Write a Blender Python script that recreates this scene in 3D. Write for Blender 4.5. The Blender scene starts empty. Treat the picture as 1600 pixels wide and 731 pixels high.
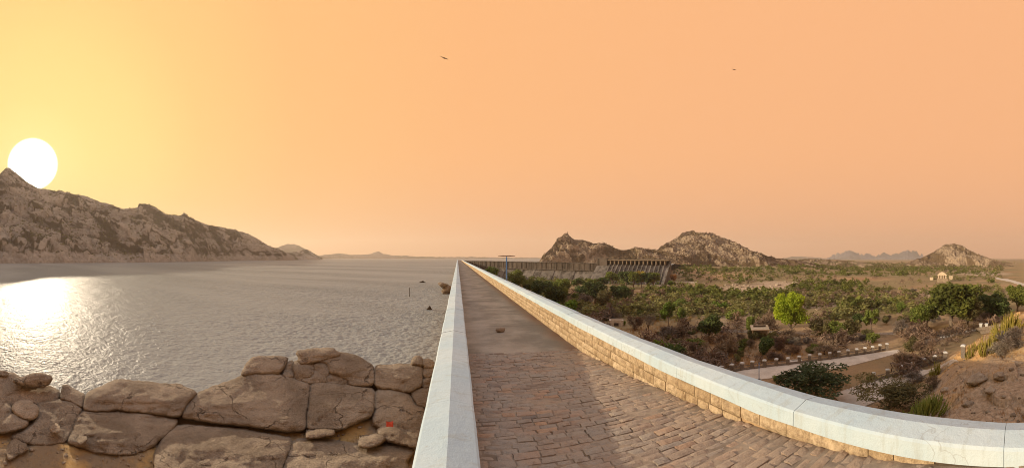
import bpy, math, random
import numpy as np
from mathutils import Vector, geometry
random.seed(7)
RNG = np.random.default_rng(7)
SC = bpy.context.scene
COL = SC.collection

# ------------------------------------------------------------------ camera, sky, sun, exposure
EYE = 2.46            # eye above the far walkway (walkway far end is z = 0)
F = 563.0             # panorama: 563 photo pixels per radian
VX, HY = 715.0, 403.0 # photo pixel of straight ahead (+Y) and of the horizon
cam = bpy.data.cameras.new('camera')
cam_o = bpy.data.objects.new('camera', cam); COL.objects.link(cam_o)
cam.type = 'PANO'; cam.panorama_type = 'CENTRAL_CYLINDRICAL'
HALF = 800.0 / F
cam.central_cylindrical_range_u_min = -HALF; cam.central_cylindrical_range_u_max = HALF
cam.central_cylindrical_range_v_min = -(731 - HY) / F; cam.central_cylindrical_range_v_max = HY / F
cam.central_cylindrical_radius = 1.0
cam.clip_start = 0.05; cam.clip_end = 20000
cam_o.location = (0, 0, EYE)
cam_o.rotation_euler = (math.pi / 2, 0, -(800 - VX) / F)
SC.camera = cam_o

SUN_AZ = (51 - VX) / F          # clockwise from +Y
DISC_EL = math.atan((HY - 257) / F)
SUN_EL = math.radians(14.0)
def azel(az, el): return Vector((math.sin(az) * math.cos(el), math.cos(az) * math.cos(el), math.sin(el)))
sun = bpy.data.lights.new('sun', 'SUN'); sun.energy = 4.6; sun.angle = math.radians(0.6); sun.color = (1.0, 0.83, 0.60)
sun_o = bpy.data.objects.new('sun', sun); COL.objects.link(sun_o)
sun_o.location = (-60, 30, 60)
sun_o.rotation_euler = (-azel(SUN_AZ, SUN_EL)).to_track_quat('-Z', 'Y').to_euler()

SC.view_settings.view_transform = 'Standard'; SC.view_settings.look = 'None'
SC.view_settings.exposure = 0.6; SC.view_settings.gamma = 1.0; SC.view_settings.use_curve_mapping = False
SC.cycles.use_denoising = True; SC.cycles.filter_width = 1.0
SC.cycles.max_bounces = 6; SC.cycles.diffuse_bounces = 3; SC.cycles.glossy_bounces = 2; SC.cycles.transmission_bounces = 3
SC.cycles.sample_clamp_indirect = 6.0

def lin(r, g, b):
    f = lambda c: (c / 255 / 12.92) if c / 255 <= 0.04045 else ((c / 255 + 0.055) / 1.055) ** 2.4
    return (f(r), f(g), f(b), 1.0)

class NT:
    """small node-tree helper"""
    def __init__(s, tree): s.t = tree; s.t.nodes.clear()
    def n(s, typ, ins=None, **props):
        nd = s.t.nodes.new(typ)
        for k, v in props.items(): setattr(nd, k, v)
        for k, v in (ins or {}).items():
            sk = nd.inputs[k]
            if isinstance(v, bpy.types.NodeSocket): s.t.links.new(v, sk)
            else: sk.default_value = v
        return nd
    def math(s, op, a, b=0.0, clamp=False):
        return s.n('ShaderNodeMath', {0: a, 1: b}, operation=op, use_clamp=clamp).outputs[0]
    def vmul(s, v, k): return s.n('ShaderNodeVectorMath', {0: v, 1: k}, operation='MULTIPLY').outputs[0]
    def mix(s, f, a, b, blend='MIX'):
        return s.n('ShaderNodeMix', {0: f, 6: a, 7: b}, data_type='RGBA', blend_type=blend).outputs[2]
    def ramp(s, f, stops, interp='LINEAR'):
        nd = s.n('ShaderNodeValToRGB', {0: f}); cr = nd.color_ramp; cr.interpolation = interp
        while len(cr.elements) < len(stops): cr.elements.new(0.5)
        for e, (p, c) in zip(cr.elements, stops):
            e.position = p; e.color = c if not isinstance(c, (int, float)) else (c, c, c, 1)
        return nd.outputs[0]
    def step(s, f, lo, hi):
        return s.n('ShaderNodeMapRange', {0: f, 1: lo, 2: hi, 3: 0.0, 4: 1.0}, interpolation_type='SMOOTHSTEP').outputs[0]
    def noise(s, scale, detail=4, rough=0.55, vec=None, dist=0.0):
        ins = {'Scale': scale, 'Detail': detail, 'Roughness': rough, 'Distortion': dist}
        if vec is not None: ins['Vector'] = vec
        return s.n('ShaderNodeTexNoise', ins).outputs[0]
    def vor(s, scale, feature='F1', vec=None, rnd=1.0):
        ins = {'Scale': scale, 'Randomness': rnd}
        if vec is not None: ins['Vector'] = vec
        return s.n('ShaderNodeTexVoronoi', ins, feature=feature).outputs[0]
    def bump(s, h, strength, dist, nrm=None):
        ins = {'Strength': strength, 'Distance': dist, 'Height': h}
        if nrm is not None: ins['Normal'] = nrm
        return s.n('ShaderNodeBump', ins).outputs[0]

world = bpy.data.worlds.new('World'); SC.world = world; world.use_nodes = True
w = NT(world.node_tree)
gen = w.n('ShaderNodeTexCoord').outputs['Generated']
dirn = w.n('ShaderNodeVectorMath', {0: gen}, operation='NORMALIZE').outputs[0]
dz = w.n('ShaderNodeSeparateXYZ', {0: dirn}).outputs[2]
sdot = w.n('ShaderNodeVectorMath', {0: dirn, 1: azel(SUN_AZ, DISC_EL)}, operation='DOT_PRODUCT').outputs['Value']
ang = w.math('DIVIDE', w.math('ARCCOSINE', sdot), math.pi)
D = 1 / 180.0
glow = w.ramp(ang, [(4 * D, lin(255, 238, 150)), (9 * D, lin(255, 229, 141)), (17 * D, lin(255, 221, 136)), (26 * D, lin(254, 206, 128)),
                    (40 * D, lin(254, 193, 124)), (65 * D, lin(254, 186, 125)), (100 * D, lin(253, 185, 130)), (180 * D, lin(249, 182, 133))])
low = w.math('SUBTRACT', 1.0, w.step(dz, 0.0, 0.30))
horiz = w.mix(w.step(ang, 8 * D, 80 * D), lin(255, 203, 126), lin(236, 176, 134))
sky_c = w.mix(w.math('MULTIPLY', low, 0.65), glow, horiz)
disc = w.math('SUBTRACT', 1.0, w.step(ang, 3.45 * D, 4.0 * D))
sky_c = w.mix(disc, sky_c, (3.2, 3.1, 2.8, 1))
nish = w.n('ShaderNodeTexSky', sky_type='NISHITA', sun_disc=False, sun_elevation=SUN_EL, sun_rotation=SUN_AZ, dust_density=1.5)
bg_a = w.n('ShaderNodeBackground', {'Color': sky_c, 'Strength': 0.66}).outputs[0]
bg_b = w.n('ShaderNodeBackground', {'Color': nish.outputs[0], 'Strength': 0.12}).outputs[0]
up = w.step(dz, 0.595, 0.84)
bg_c = w.n('ShaderNodeBackground', {'Color': (0.56, 0.60, 0.64, 1), 'Strength': 0.75}).outputs[0]   # pale haze above the view, added to lift the ambient light
hi = w.n('ShaderNodeAddShader', {0: bg_b, 1: bg_c}).outputs[0]
wm = w.n('ShaderNodeMixShader', {0: up, 1: bg_a, 2: hi})
w.n('ShaderNodeOutputWorld', {0: wm.outputs[0]})

# ------------------------------------------------------------------ helpers
def ray(px, py):
    th = (px - VX) / F
    return math.sin(th), math.cos(th), (HY - py) / F
def at(px, py, R):
    s, c, t = ray(px, py); return Vector((R * s, R * c, EYE + t * R))

def hsh(ix, iy, iz, seed):
    n = (ix.astype(np.int64) * 374761393 + iy.astype(np.int64) * 668265263 + iz.astype(np.int64) * 1440662683 + seed * 974634777) & 0xFFFFFFFF
    n = ((n ^ (n >> 13)) * 1274126177) & 0xFFFFFFFF
    n = ((n ^ (n >> 16)) * 2246822519) & 0xFFFFFFFF
    return ((n ^ (n >> 13)) & 0xFFFFFF) / float(0x1000000)
def vn(x, y, z, seed=0):
    x, y, z = np.broadcast_arrays(np.asarray(x, float), np.asarray(y, float), np.asarray(z, float))
    ix, iy, iz = np.floor(x), np.floor(y), np.floor(z)
    fx, fy, fz = x - ix, y - iy, z - iz
    fx, fy, fz = [f * f * (3 - 2 * f) for f in (fx, fy, fz)]
    r = 0
    for dx in (0, 1):
        for dy in (0, 1):
            for dzz in (0, 1):
                r = r + hsh(ix + dx, iy + dy, iz + dzz, seed) * (fx if dx else 1 - fx) * (fy if dy else 1 - fy) * (fz if dzz else 1 - fz)
    return r
def fbm(x, y, z=0.0, o=4, seed=0):
    r, a, s, tot = 0, 1.0, 1.0, 0
    for i in range(o):
        r = r + a * vn(np.asarray(x) * s, np.asarray(y) * s, np.asarray(z) * s, seed + i); tot += a; a *= 0.5; s *= 2.03
    return r / tot * 2 - 1
def worley(x, y, seed=0):
    x = np.asarray(x, float); y = np.asarray(y, float)
    ix, iy = np.floor(x), np.floor(y); f1 = np.full(x.shape, 9.0); f2 = f1.copy(); idv = np.zeros(x.shape)
    for dx in (-1, 0, 1):
        for dy in (-1, 0, 1):
            cx, cy = ix + dx, iy + dy; z0 = np.zeros_like(cx)
            px = cx + hsh(cx, cy, z0, seed); py = cy + hsh(cx, cy, z0 + 1, seed)
            d = np.hypot(px - x, py - y); hh = hsh(cx, cy, z0 + 2, seed)
            nearer = d < f1
            f2 = np.where(nearer, f1, np.minimum(f2, d)); idv = np.where(nearer, hh, idv); f1 = np.where(nearer, d, f1)
    return f1, f2, idv
def sstep(x, a, b):
    t = np.clip((np.asarray(x, float) - a) / (b - a), 0, 1); return t * t * (3 - 2 * t)

def fast_mesh(name, V, Q, smooth=True):
    V = np.asarray(V, np.float32); Q = np.asarray(Q, np.int32); k = Q.shape[1]
    me = bpy.data.meshes.new(name)
    me.vertices.add(len(V)); me.vertices.foreach_set('co', V.ravel())
    me.loops.add(Q.size); me.loops.foreach_set('vertex_index', Q.ravel())
    me.polygons.add(len(Q)); me.polygons.foreach_set('loop_start', np.arange(0, Q.size, k, dtype=np.int32))
    me.polygons.foreach_set('use_smooth', np.full(len(Q), smooth))
    me.update(calc_edges=True); me.validate()
    return me
def pymesh(name, V, Fc, smooth=False):
    me = bpy.data.meshes.new(name); me.from_pydata([tuple(v) for v in V], [], [tuple(f) for f in Fc]); me.update()
    if smooth: me.polygons.foreach_set('use_smooth', [True] * len(me.polygons))
    return me
def grid_faces(nu, nv):
    i = np.arange(nu - 1)[:, None] * nv + np.arange(nv - 1)[None, :]
    return np.stack([i, i + nv, i + nv + 1, i + 1], -1).reshape(-1, 4)

def link(name, me, mat=None, parent=None):
    o = bpy.data.objects.new(name, me); COL.objects.link(o)
    if mat is not None and me is not None and not me.materials: me.materials.append(mat)
    if parent is not None: o.parent = parent
    return o
def tag(o, label, cat, group=None, kind=None):
    o['label'] = label; o['category'] = cat
    if group: o['group'] = group
    if kind: o['kind'] = kind
    return o
def struct(o, label, cat): return tag(o, label, cat, None, 'structure')
def thing(name, loc, label, cat, group=None, rz=0.0, scale=None):
    o = bpy.data.objects.new(name, None); COL.objects.link(o); o.location = loc; o.rotation_euler.z = rz
    if scale is not None: o.scale = scale
    o.empty_display_size = 0.3
    return tag(o, label, cat, group)

class MB:
    """collects simple solids into one mesh"""
    def __init__(s): s.v = []; s.f = []
    def add(s, V, Fc):
        b = len(s.v); s.v += [tuple(v) for v in V]; s.f += [tuple(i + b for i in f) for f in Fc]
    def box(s, x0, x1, y0, y1, z0, z1, taper=0.0):
        t = taper
        s.add([(x0, y0, z0), (x1, y0, z0), (x1, y1, z0), (x0, y1, z0), (x0 + t, y0 + t, z1), (x1 - t, y0 + t, z1), (x1 - t, y1 - t, z1), (x0 + t, y1 - t, z1)],
              [(3, 2, 1, 0), (4, 5, 6, 7), (0, 1, 5, 4), (1, 2, 6, 5), (2, 3, 7, 6), (3, 0, 4, 7)])
    def hexa(s, P): s.add(P, [(3, 2, 1, 0), (4, 5, 6, 7), (0, 1, 5, 4), (1, 2, 6, 5), (2, 3, 7, 6), (3, 0, 4, 7)])
    def prism(s, prof, y0, y1, fn):
        """profile (a, z) pairs swept from y0 to y1; fn(a, y, z) places a point"""
        n = len(prof); V = [fn(a, y0, z) for a, z in prof] + [fn(a, y1, z) for a, z in prof]
        s.add(V, [tuple(range(n))[::-1], tuple(range(n, 2 * n))] + [(i, (i + 1) % n, n + (i + 1) % n, n + i) for i in range(n)])
    def tube(s, P, rad, sides=6, cap=True):
        P = [Vector(p) for p in P]; rings = []
        for i, p in enumerate(P):
            d = (P[min(i + 1, len(P) - 1)] - P[max(i - 1, 0)]).normalized()
            a = d.orthogonal().normalized() if i == 0 else (a - d * a.dot(d)).normalized()
            b = d.cross(a); r = rad[i]
            rings.append([p + (a * math.cos(2 * math.pi * k / sides) + b * math.sin(2 * math.pi * k / sides)) * r for k in range(sides)])
        V = [v for rr in rings for v in rr]; Fc = []
        for i in range(len(P) - 1):
            for k in range(sides):
                k2 = (k + 1) % sides; Fc.append((i * sides + k, i * sides + k2, (i + 1) * sides + k2, (i + 1) * sides + k))
        if cap: Fc += [tuple(range(sides))[::-1], tuple(range((len(P) - 1) * sides, len(P) * sides))]
        s.add(V, Fc)
    def mesh(s, name, smooth=False): return pymesh(name, s.v, s.f, smooth)
    def build(s, name, mat, parent=None, smooth=False): return link(name, s.mesh(name, smooth), mat, parent)

# ------------------------------------------------------------------ materials
def material(name):
    m = bpy.data.materials.new(name); m.use_nodes = True
    t = NT(m.node_tree)
    b = t.n('ShaderNodeBsdfPrincipled'); o = t.n('ShaderNodeOutputMaterial', {0: b.outputs[0]})
    b.inputs['Roughness'].default_value = 0.85; b.inputs['Specular IOR Level'].default_value = 0.25
    t.b = b; t.m = m; t.out = o
    t.pos = t.n('ShaderNodeNewGeometry').outputs['Position']
    t.obj = t.n('ShaderNodeTexCoord').outputs['Object']
    return t
def setin(t, **kw):
    for k, v in kw.items():
        sk = t.b.inputs[k.replace('_', ' ')]
        if isinstance(v, bpy.types.NodeSocket): t.t.links.new(v, sk)
        else: sk.default_value = v
def c3(r, g, b): return (r, g, b, 1.0)

def mat_hill(name, rock, rock2, scrub, scale, scrub_amt=0.5, band=None):
    t = material(name); p = t.pos
    at_ = t.n('ShaderNodeAttribute', attribute_name='rock'); ch = t.n('ShaderNodeSeparateColor', {0: at_.outputs['Color']})
    bare, crev, tone = ch.outputs[0], ch.outputs[1], ch.outputs[2]
    n1 = t.noise(0.05 * scale, 6, 0.6, p); n2 = t.noise(0.35 * scale, 6, 0.68, p); n3 = t.noise(1.6 * scale, 4, 0.65, p)
    col = t.mix(t.step(t.math('ADD', t.math('MULTIPLY', n2, 0.7), t.math('MULTIPLY', tone, 0.45)), 0.35, 0.85), rock, rock2)
    col = t.mix(t.math('MULTIPLY', t.step(n3, 0.52, 0.72), 0.4), col, c3(rock[0] * .5, rock[1] * .48, rock[2] * .45))
    sm = t.step(t.math('ADD', t.math('ADD', t.math('MULTIPLY', crev, 0.30), t.math('MULTIPLY', n2, 0.55)), t.math('MULTIPLY', t.math('SUBTRACT', 0.5, bare), 0.6)), 0.50 - 0.16 * scrub_amt, 0.74 - 0.16 * scrub_amt)
    if band:
        z = t.n('ShaderNodeSeparateXYZ', {0: p}).outputs[2]
        zz = t.math('ADD', z, t.math('ADD', t.math('MULTIPLY', n1, 14.0), t.math('MULTIPLY', n2, 7.0)))
        bm = t.math('SUBTRACT', 1.0, t.step(zz, band - 2, band + 1.5))
        sm = t.math('MULTIPLY', sm, t.math('SUBTRACT', 1.0, t.math('MULTIPLY', bm, 0.75)))
        col = t.mix(t.math('MULTIPLY', bm, 0.7), col, t.mix(t.step(n2, 0.4, 0.65), c3(0.40, 0.36, 0.305), c3(0.58, 0.53, 0.46)))
    col = t.mix(t.math('MULTIPLY', sm, 0.9), col, t.mix(n3, scrub, c3(scrub[0] * 1.9, scrub[1] * 1.7, scrub[2] * 1.6)))
    h = t.math('ADD', t.math('MULTIPLY', n2, 1.2), t.math('MULTIPLY', n3, 0.6))
    setin(t, Base_Color=col, Normal=t.bump(h, 1.0, 2.6 / scale), Roughness=0.95, Specular_IOR_Level=0.1)
    return t.m
MH_LEFT = mat_hill('hill_granite_shore', c3(0.21, 0.183, 0.148), c3(0.54, 0.48, 0.39), c3(0.075, 0.066, 0.042), 0.6, 1.0, band=19.0)
MH_RIGHT = mat_hill('hill_granite_warm', c3(0.17, 0.122, 0.082), c3(0.43, 0.325, 0.22), c3(0.085, 0.062, 0.034), 0.8, 1.05)
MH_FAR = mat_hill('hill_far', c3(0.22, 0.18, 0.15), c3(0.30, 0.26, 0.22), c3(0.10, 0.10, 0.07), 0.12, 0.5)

MH_MTN = mat_hill('mountain_haze_blue', c3(0.17, 0.175, 0.195), c3(0.25, 0.25, 0.265), c3(0.10, 0.11, 0.11), 0.12, 0.5)  # blue-grey of the distant haze put into the rock colour
def mat_terrain():
    t = material('dry_ground'); p = t.pos
    n1 = t.noise(0.035, 6, 0.62, p); n2 = t.noise(0.3, 6, 0.65, p); n3 = t.noise(3.5, 5, 0.7, p)
    col = t.mix(t.step(n1, 0.4, 0.62), c3(0.33, 0.21, 0.12), c3(0.46, 0.32, 0.19))
    col = t.mix(t.math('MULTIPLY', t.step(n2, 0.52, 0.68), 0.7), col, c3(0.13, 0.085, 0.05))
    col = t.mix(t.math('MULTIPLY', t.step(n2, 0.55, 0.30), 0.4), col, c3(0.36, 0.25, 0.16))
    n4 = t.noise(0.012, 5, 0.6, p)
    col = t.mix(t.math('MULTIPLY', t.step(n4, 0.36, 0.54), 0.75), col, c3(0.22, 0.19, 0.10))
    a = t.n('ShaderNodeAttribute', attribute_name='soil'); ch = t.n('ShaderNodeSeparateColor', {0: a.outputs['Color']})
    pale, rock, gold = ch.outputs[0], ch.outputs[1], ch.outputs[2]
    col = t.mix(t.math('MULTIPLY', pale, t.step(n2, 0.25, 0.55)), col, c3(0.46, 0.36, 0.27))
    warp = t.n('ShaderNodeVectorMath', {0: p, 1: t.vmul(t.n('ShaderNodeTexNoise', {'Vector': p, 'Scale': 0.5, 'Detail': 3.0}).outputs[1], (1.6, 1.6, 1.6))}, operation='ADD').outputs[0]
    e = t.vor(0.55, 'DISTANCE_TO_EDGE', warp); ck = t.step(e, 0.0, 0.05)
    rc = t.mix(t.step(n3, 0.35, 0.7), c3(0.33, 0.245, 0.165), c3(0.48, 0.37, 0.27))
    rc = t.mix(t.math('MULTIPLY', t.math('SUBTRACT', 1.0, ck), t.math('MULTIPLY', t.step(n1, 0.45, 0.6), 0.35)), rc, c3(0.09, 0.065, 0.045))
    rm = t.math('MULTIPLY', rock, t.step(n2, 0.28, 0.44))
    col = t.mix(rm, col, rc)
    col = t.mix(t.math('MULTIPLY', gold, t.step(n2, 0.62, 0.35)), col, c3(0.58, 0.37, 0.16))  # golden patches; along the crest this is sunlight put into the colour
    col = t.mix(0.35, col, t.mix(n3, c3(0.05, 0.04, 0.03), c3(0.5, 0.4, 0.3)), 'OVERLAY')
    h = t.math('ADD', t.math('MULTIPLY', n3, 0.35), t.math('ADD', n2, t.math('MULTIPLY', ck, t.math('MULTIPLY', rm, 0.12))))
    setin(t, Base_Color=col, Normal=t.bump(h, 1.0, 0.35), Roughness=0.97, Specular_IOR_Level=0.1)
    return t.m
M_GROUND = mat_terrain()

def mat_boulder(name='boulder_granite', tint=1.22, warm=0.0):
    t = material(name); p = t.pos
    n1 = t.noise(0.7, 6, 0.62, p); n2 = t.noise(5, 6, 0.7, p); n3 = t.noise(38, 4, 0.75, p)
    st = t.noise(2.2, 6, 0.65, t.vmul(p, (0.5, 0.5, 3.2)))
    col = t.mix(t.step(n1, 0.36, 0.66), c3(0.18 * tint, 0.142 * tint, 0.105 * tint), c3(0.28 * tint, 0.227 * tint, 0.172 * tint))
    col = t.mix(t.math('MULTIPLY', t.step(st, 0.5, 0.72), 0.5), col, c3(0.135 * tint, 0.095 * tint, 0.062 * tint))
    col = t.mix(t.math('MULTIPLY', t.step(n2, 0.62, 0.75), 0.55), col, c3(0.42 * tint, 0.30 * tint, 0.18 * tint))
    col = t.mix(0.75, col, t.mix(t.step(n3, 0.3, 0.7), c3(0.15, 0.15, 0.15), c3(0.8, 0.78, 0.76)), 'OVERLAY')
    wq = t.n('ShaderNodeVectorMath', {0: p, 1: t.vmul(t.n('ShaderNodeTexNoise', {'Vector': p, 'Scale': 1.3, 'Detail': 5.0}).outputs[1], (1.5, 1.5, 1.5))}, operation='ADD').outputs[0]
    cr = t.math('MULTIPLY', t.math('SUBTRACT', 1.0, t.step(t.vor(0.55, 'DISTANCE_TO_EDGE', wq), 0.0, 0.010)), t.step(n1, 0.44, 0.54))
    col = t.mix(t.math('MULTIPLY', cr, 0.45), col, c3(0.06, 0.045, 0.034))
    li = t.math('MULTIPLY', t.step(t.noise(9, 5, 0.7, p), 0.60, 0.68), t.step(n1, 0.5, 0.62))
    col = t.mix(t.math('MULTIPLY', li, 0.5), col, c3(0.44, 0.37, 0.28))
    h = t.math('SUBTRACT', t.math('ADD', t.math('MULTIPLY', n2, 0.55), t.math('ADD', t.math('MULTIPLY', n3, 0.16), t.math('MULTIPLY', st, 0.6))), t.math('MULTIPLY', cr, 0.6))
    setin(t, Base_Color=col, Normal=t.bump(h, 1.0, 0.22), Roughness=0.95, Specular_IOR_Level=0.1)
    return t.m
M_BOULDER = mat_boulder()
M_BOULDER_PALE = mat_boulder('boulder_pale_granite', 1.5)

def mat_shore():
    t = material('shore_dirt'); p = t.pos
    n1 = t.noise(0.9, 5, 0.6, p); n2 = t.noise(7, 6, 0.7, p); n3 = t.noise(45, 3, 0.7, p)
    col = t.mix(t.step(n1, 0.42, 0.6), c3(0.30, 0.215, 0.135), c3(0.50, 0.31, 0.12))
    col = t.mix(t.math('MULTIPLY', t.step(n2, 0.5, 0.7), 0.6), col, c3(0.20, 0.15, 0.10))
    col = t.mix(t.math('MULTIPLY', t.step(n3, 0.6, 0.75), 0.5), col, c3(0.5, 0.4, 0.3))
    setin(t, Base_Color=col, Normal=t.bump(t.math('ADD', n2, t.math('MULTIPLY', n3, 0.4)), 1.0, 0.12), Roughness=0.97)
    return t.m
M_SHORE = mat_shore()

def mat_paint():
    t = material('pale_blue_limewash'); p = t.pos
    n1 = t.noise(0.8, 5, 0.6, p); n2 = t.noise(6, 6, 0.7, p); n3 = t.noise(60, 3, 0.7, p)
    streak = t.noise(3.0, 5, 0.7, t.vmul(p, (1.0, 2.4, 0.35)), 0.2)
    br = t.noise(5, 5, 0.65, t.vmul(p, (1.0, 0.8, 1.0)))
    col = t.mix(t.step(n1, 0.35, 0.68), c3(0.375, 0.47, 0.525), c3(0.45, 0.52, 0.55))
    col = t.mix(t.math('MULTIPLY', t.step(br, 0.5, 0.75), 0.4), col, c3(0.37, 0.46, 0.50))
    col = t.mix(t.math('MULTIPLY', t.step(streak, 0.50, 0.66), 0.45), col, c3(0.33, 0.36, 0.34))
    col = t.mix(t.math('MULTIPLY', t.step(n2, 0.62, 0.76), 0.5), col, c3(0.32, 0.32, 0.30))
    w2 = t.n('ShaderNodeVectorMath', {0: p, 1: t.vmul(t.n('ShaderNodeTexNoise', {'Vector': p, 'Scale': 1.7, 'Detail': 4.0}).outputs[1], (1.2, 1.2, 1.2))}, operation='ADD').outputs[0]
    cr = t.step(t.vor(0.75, 'DISTANCE_TO_EDGE', w2), 0.0, 0.009)
    col = t.mix(t.math('MULTIPLY', t.math('SUBTRACT', 1.0, cr), t.math('MULTIPLY', t.step(n1, 0.42, 0.52), 0.45)), col, c3(0.25, 0.25, 0.24))
    setin(t, Base_Color=col, Normal=t.bump(t.math('ADD', t.math('MULTIPLY', n2, 0.8), t.math('ADD', t.math('MULTIPLY', n3, 0.25), br)), 0.5, 0.02), Roughness=0.8)
    return t.m
M_PAINT = mat_paint()

def mat_stone(name, a, b, dirt, island=False, bumpd=0.03, vstreak=0.5):
    t = material(name); p = t.pos
    r = t.n('ShaderNodeNewGeometry').outputs['Random Per Island'] if island else t.n('ShaderNodeObjectInfo').outputs['Random']
    n1 = t.noise(2.0, 5, 0.65, p); n2 = t.noise(14, 6, 0.72, p); n3 = t.noise(70, 3, 0.7, p)
    col = t.mix(r, a, b)
    col = t.mix(t.math('MULTIPLY', t.step(n2, 0.40, 0.66), 0.7), col, dirt)
    sv = t.noise(4.0, 5, 0.7, t.vmul(p, (1.0, 1.0, 0.18)))
    col = t.mix(t.math('MULTIPLY', t.step(sv, 0.55, 0.75), vstreak), col, c3(dirt[0] * 0.5, dirt[1] * 0.5, dirt[2] * 0.5))
    col = t.mix(0.35, col, t.mix(n3, c3(0.1, 0.1, 0.1), c3(0.85, 0.85, 0.85)), 'OVERLAY')
    setin(t, Base_Color=col, Normal=t.bump(t.math('ADD', n2, t.math('MULTIPLY', n3, 0.4)), 0.9, bumpd), Roughness=0.92)
    return t
M_BLOCK = mat_stone('sandstone_block', c3(0.38, 0.275, 0.16), c3(0.53, 0.41, 0.265), c3(0.23, 0.16, 0.095)).m
M_BLOCK_I = mat_stone('sandstone_block_far', c3(0.38, 0.275, 0.16), c3(0.53, 0.41, 0.265), c3(0.23, 0.16, 0.095), True).m
def mat_brick(name, island):
    t = material(name); p = t.pos
    r = t.n('ShaderNodeNewGeometry').outputs['Random Per Island'] if island else t.n('ShaderNodeObjectInfo').outputs['Random']
    n1 = t.noise(1.3, 5, 0.6, p); n2 = t.noise(11, 6, 0.72, p); n3 = t.noise(75, 3, 0.7, p)
    col = t.ramp(r, [(0.0, c3(0.235, 0.185, 0.148)), (0.25, c3(0.31, 0.235, 0.18)), (0.45, c3(0.275, 0.24, 0.205)), (0.62, c3(0.37, 0.245, 0.17)),
                     (0.8, c3(0.31, 0.27, 0.225)), (0.92, c3(0.41, 0.26, 0.165)), (1.0, c3(0.18, 0.15, 0.13))])
    col = t.mix(t.math('MULTIPLY', t.step(n1, 0.38, 0.60), 0.72), col, c3(0.33, 0.288, 0.24))
    col = t.mix(t.math('MULTIPLY', t.step(n2, 0.5, 0.7), 0.5), col, c3(0.14, 0.095, 0.07))
    x = t.n('ShaderNodeSeparateXYZ', {0: p}).outputs[0]
    sand = t.math('MULTIPLY', t.step(x, 1.6, 3.0), t.step(n1, 0.35, 0.6))
    col = t.mix(t.math('MULTIPLY', sand, 0.6), col, c3(0.40, 0.27, 0.17))
    col = t.mix(0.4, col, t.mix(n3, c3(0.1, 0.1, 0.1), c3(0.85, 0.85, 0.85)), 'OVERLAY')
    setin(t, Base_Color=col, Normal=t.bump(t.math('ADD', n2, t.math('MULTIPLY', n3, 0.35)), 1.0, 0.03), Roughness=0.9)
    return t.m
M_BRICK = mat_brick('paving_brick', False); M_BRICK_I = mat_brick('paving_brick_far', True)
def mat_flat(name, a, b, scale=3.0, rough=0.9, bd=0.02, streak=None):
    t = material(name); p = t.pos
    n1 = t.noise(scale, 6, 0.65, p); n2 = t.noise(scale * 9, 5, 0.7, p)
    col = t.mix(t.step(n1, 0.35, 0.66), a, b)
    if streak:
        sv = t.noise(streak, 5, 0.7, t.vmul(p, (1.0, 1.0, 0.08)))
        col = t.mix(t.math('MULTIPLY', t.step(sv, 0.44, 0.62), 0.85), col, c3(a[0] * 0.3, a[1] * 0.28, a[2] * 0.26))
    col = t.mix(0.3, col, t.mix(n2, c3(0.1, 0.1, 0.1), c3(0.85, 0.85, 0.85)), 'OVERLAY')
    setin(t, Base_Color=col, Normal=t.bump(t.math('ADD', n1, t.math('MULTIPLY', n2, 0.5)), 0.7, bd), Roughness=rough)
    return t.m
M_BED = mat_flat('sandy_mortar', c3(0.17, 0.13, 0.097), c3(0.30, 0.235, 0.175), 2.5)
M_MORTAR = mat_flat('wall_mortar', c3(0.30, 0.20, 0.11), c3(0.42, 0.29, 0.16), 4.0)
def mat_walk():
    t = material('walkway_concrete'); p = t.pos
    n1 = t.noise(0.6, 6, 0.62, p); n2 = t.noise(5, 6, 0.7, t.vmul(p, (0.5, 1.6, 1))); n3 = t.noise(60, 3, 0.7, p)
    col = t.mix(t.step(n1, 0.36, 0.64), c3(0.20, 0.172, 0.135), c3(0.34, 0.29, 0.23))
    col = t.mix(t.math('MULTIPLY', t.step(n2, 0.54, 0.72), 0.5), col, c3(0.15, 0.105, 0.085))
    x = t.n('ShaderNodeSeparateXYZ', {0: p}).outputs[0]
    col = t.mix(t.math('MULTIPLY', t.step(x, 2.5, 3.15), t.step(n1, 0.3, 0.55)), col, c3(0.21, 0.135, 0.09))
    y = t.n('ShaderNodeSeparateXYZ', {0: p}).outputs[1]
    jy = t.math('ADD', t.math('DIVIDE', y, 3.7), t.math('MULTIPLY', n1, 0.03))
    jl = t.math('ABSOLUTE', t.math('SUBTRACT', t.math('FRACT', jy), 0.5))
    col = t.mix(t.math('MULTIPLY', t.math('SUBTRACT', 1.0, t.step(jl, 0.0, 0.012)), 0.6), col, c3(0.10, 0.075, 0.06))
    col = t.mix(0.3, col, t.mix(n3, c3(0.1, 0.1, 0.1), c3(0.85, 0.85, 0.85)), 'OVERLAY')
    setin(t, Base_Color=col, Normal=t.bump(t.math('ADD', n2, t.math('MULTIPLY', n3, 0.3)), 0.8, 0.02), Roughness=0.9)
    return t.m
M_WALK = mat_walk()
M_DAM = mat_flat('dam_masonry', c3(0.10, 0.082, 0.066), c3(0.16, 0.13, 0.105), 0.15, 0.92, 0.1, streak=0.45)
M_DAM_PALE = mat_flat('dam_batter_concrete', c3(0.12, 0.105, 0.09), c3(0.18, 0.157, 0.135), 0.12, 0.92, 0.1, streak=0.30)
M_DARK = mat_flat('gate_steel_dark', c3(0.045, 0.038, 0.033), c3(0.08, 0.065, 0.055), 0.5)
M_PIER = mat_flat('pier_concrete', c3(0.19, 0.145, 0.10), c3(0.27, 0.205, 0.14), 0.5)
M_ROAD = mat_flat('concrete_road', c3(0.40, 0.34, 0.28), c3(0.52, 0.45, 0.375), 0.5, 0.9, 0.02)
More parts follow.
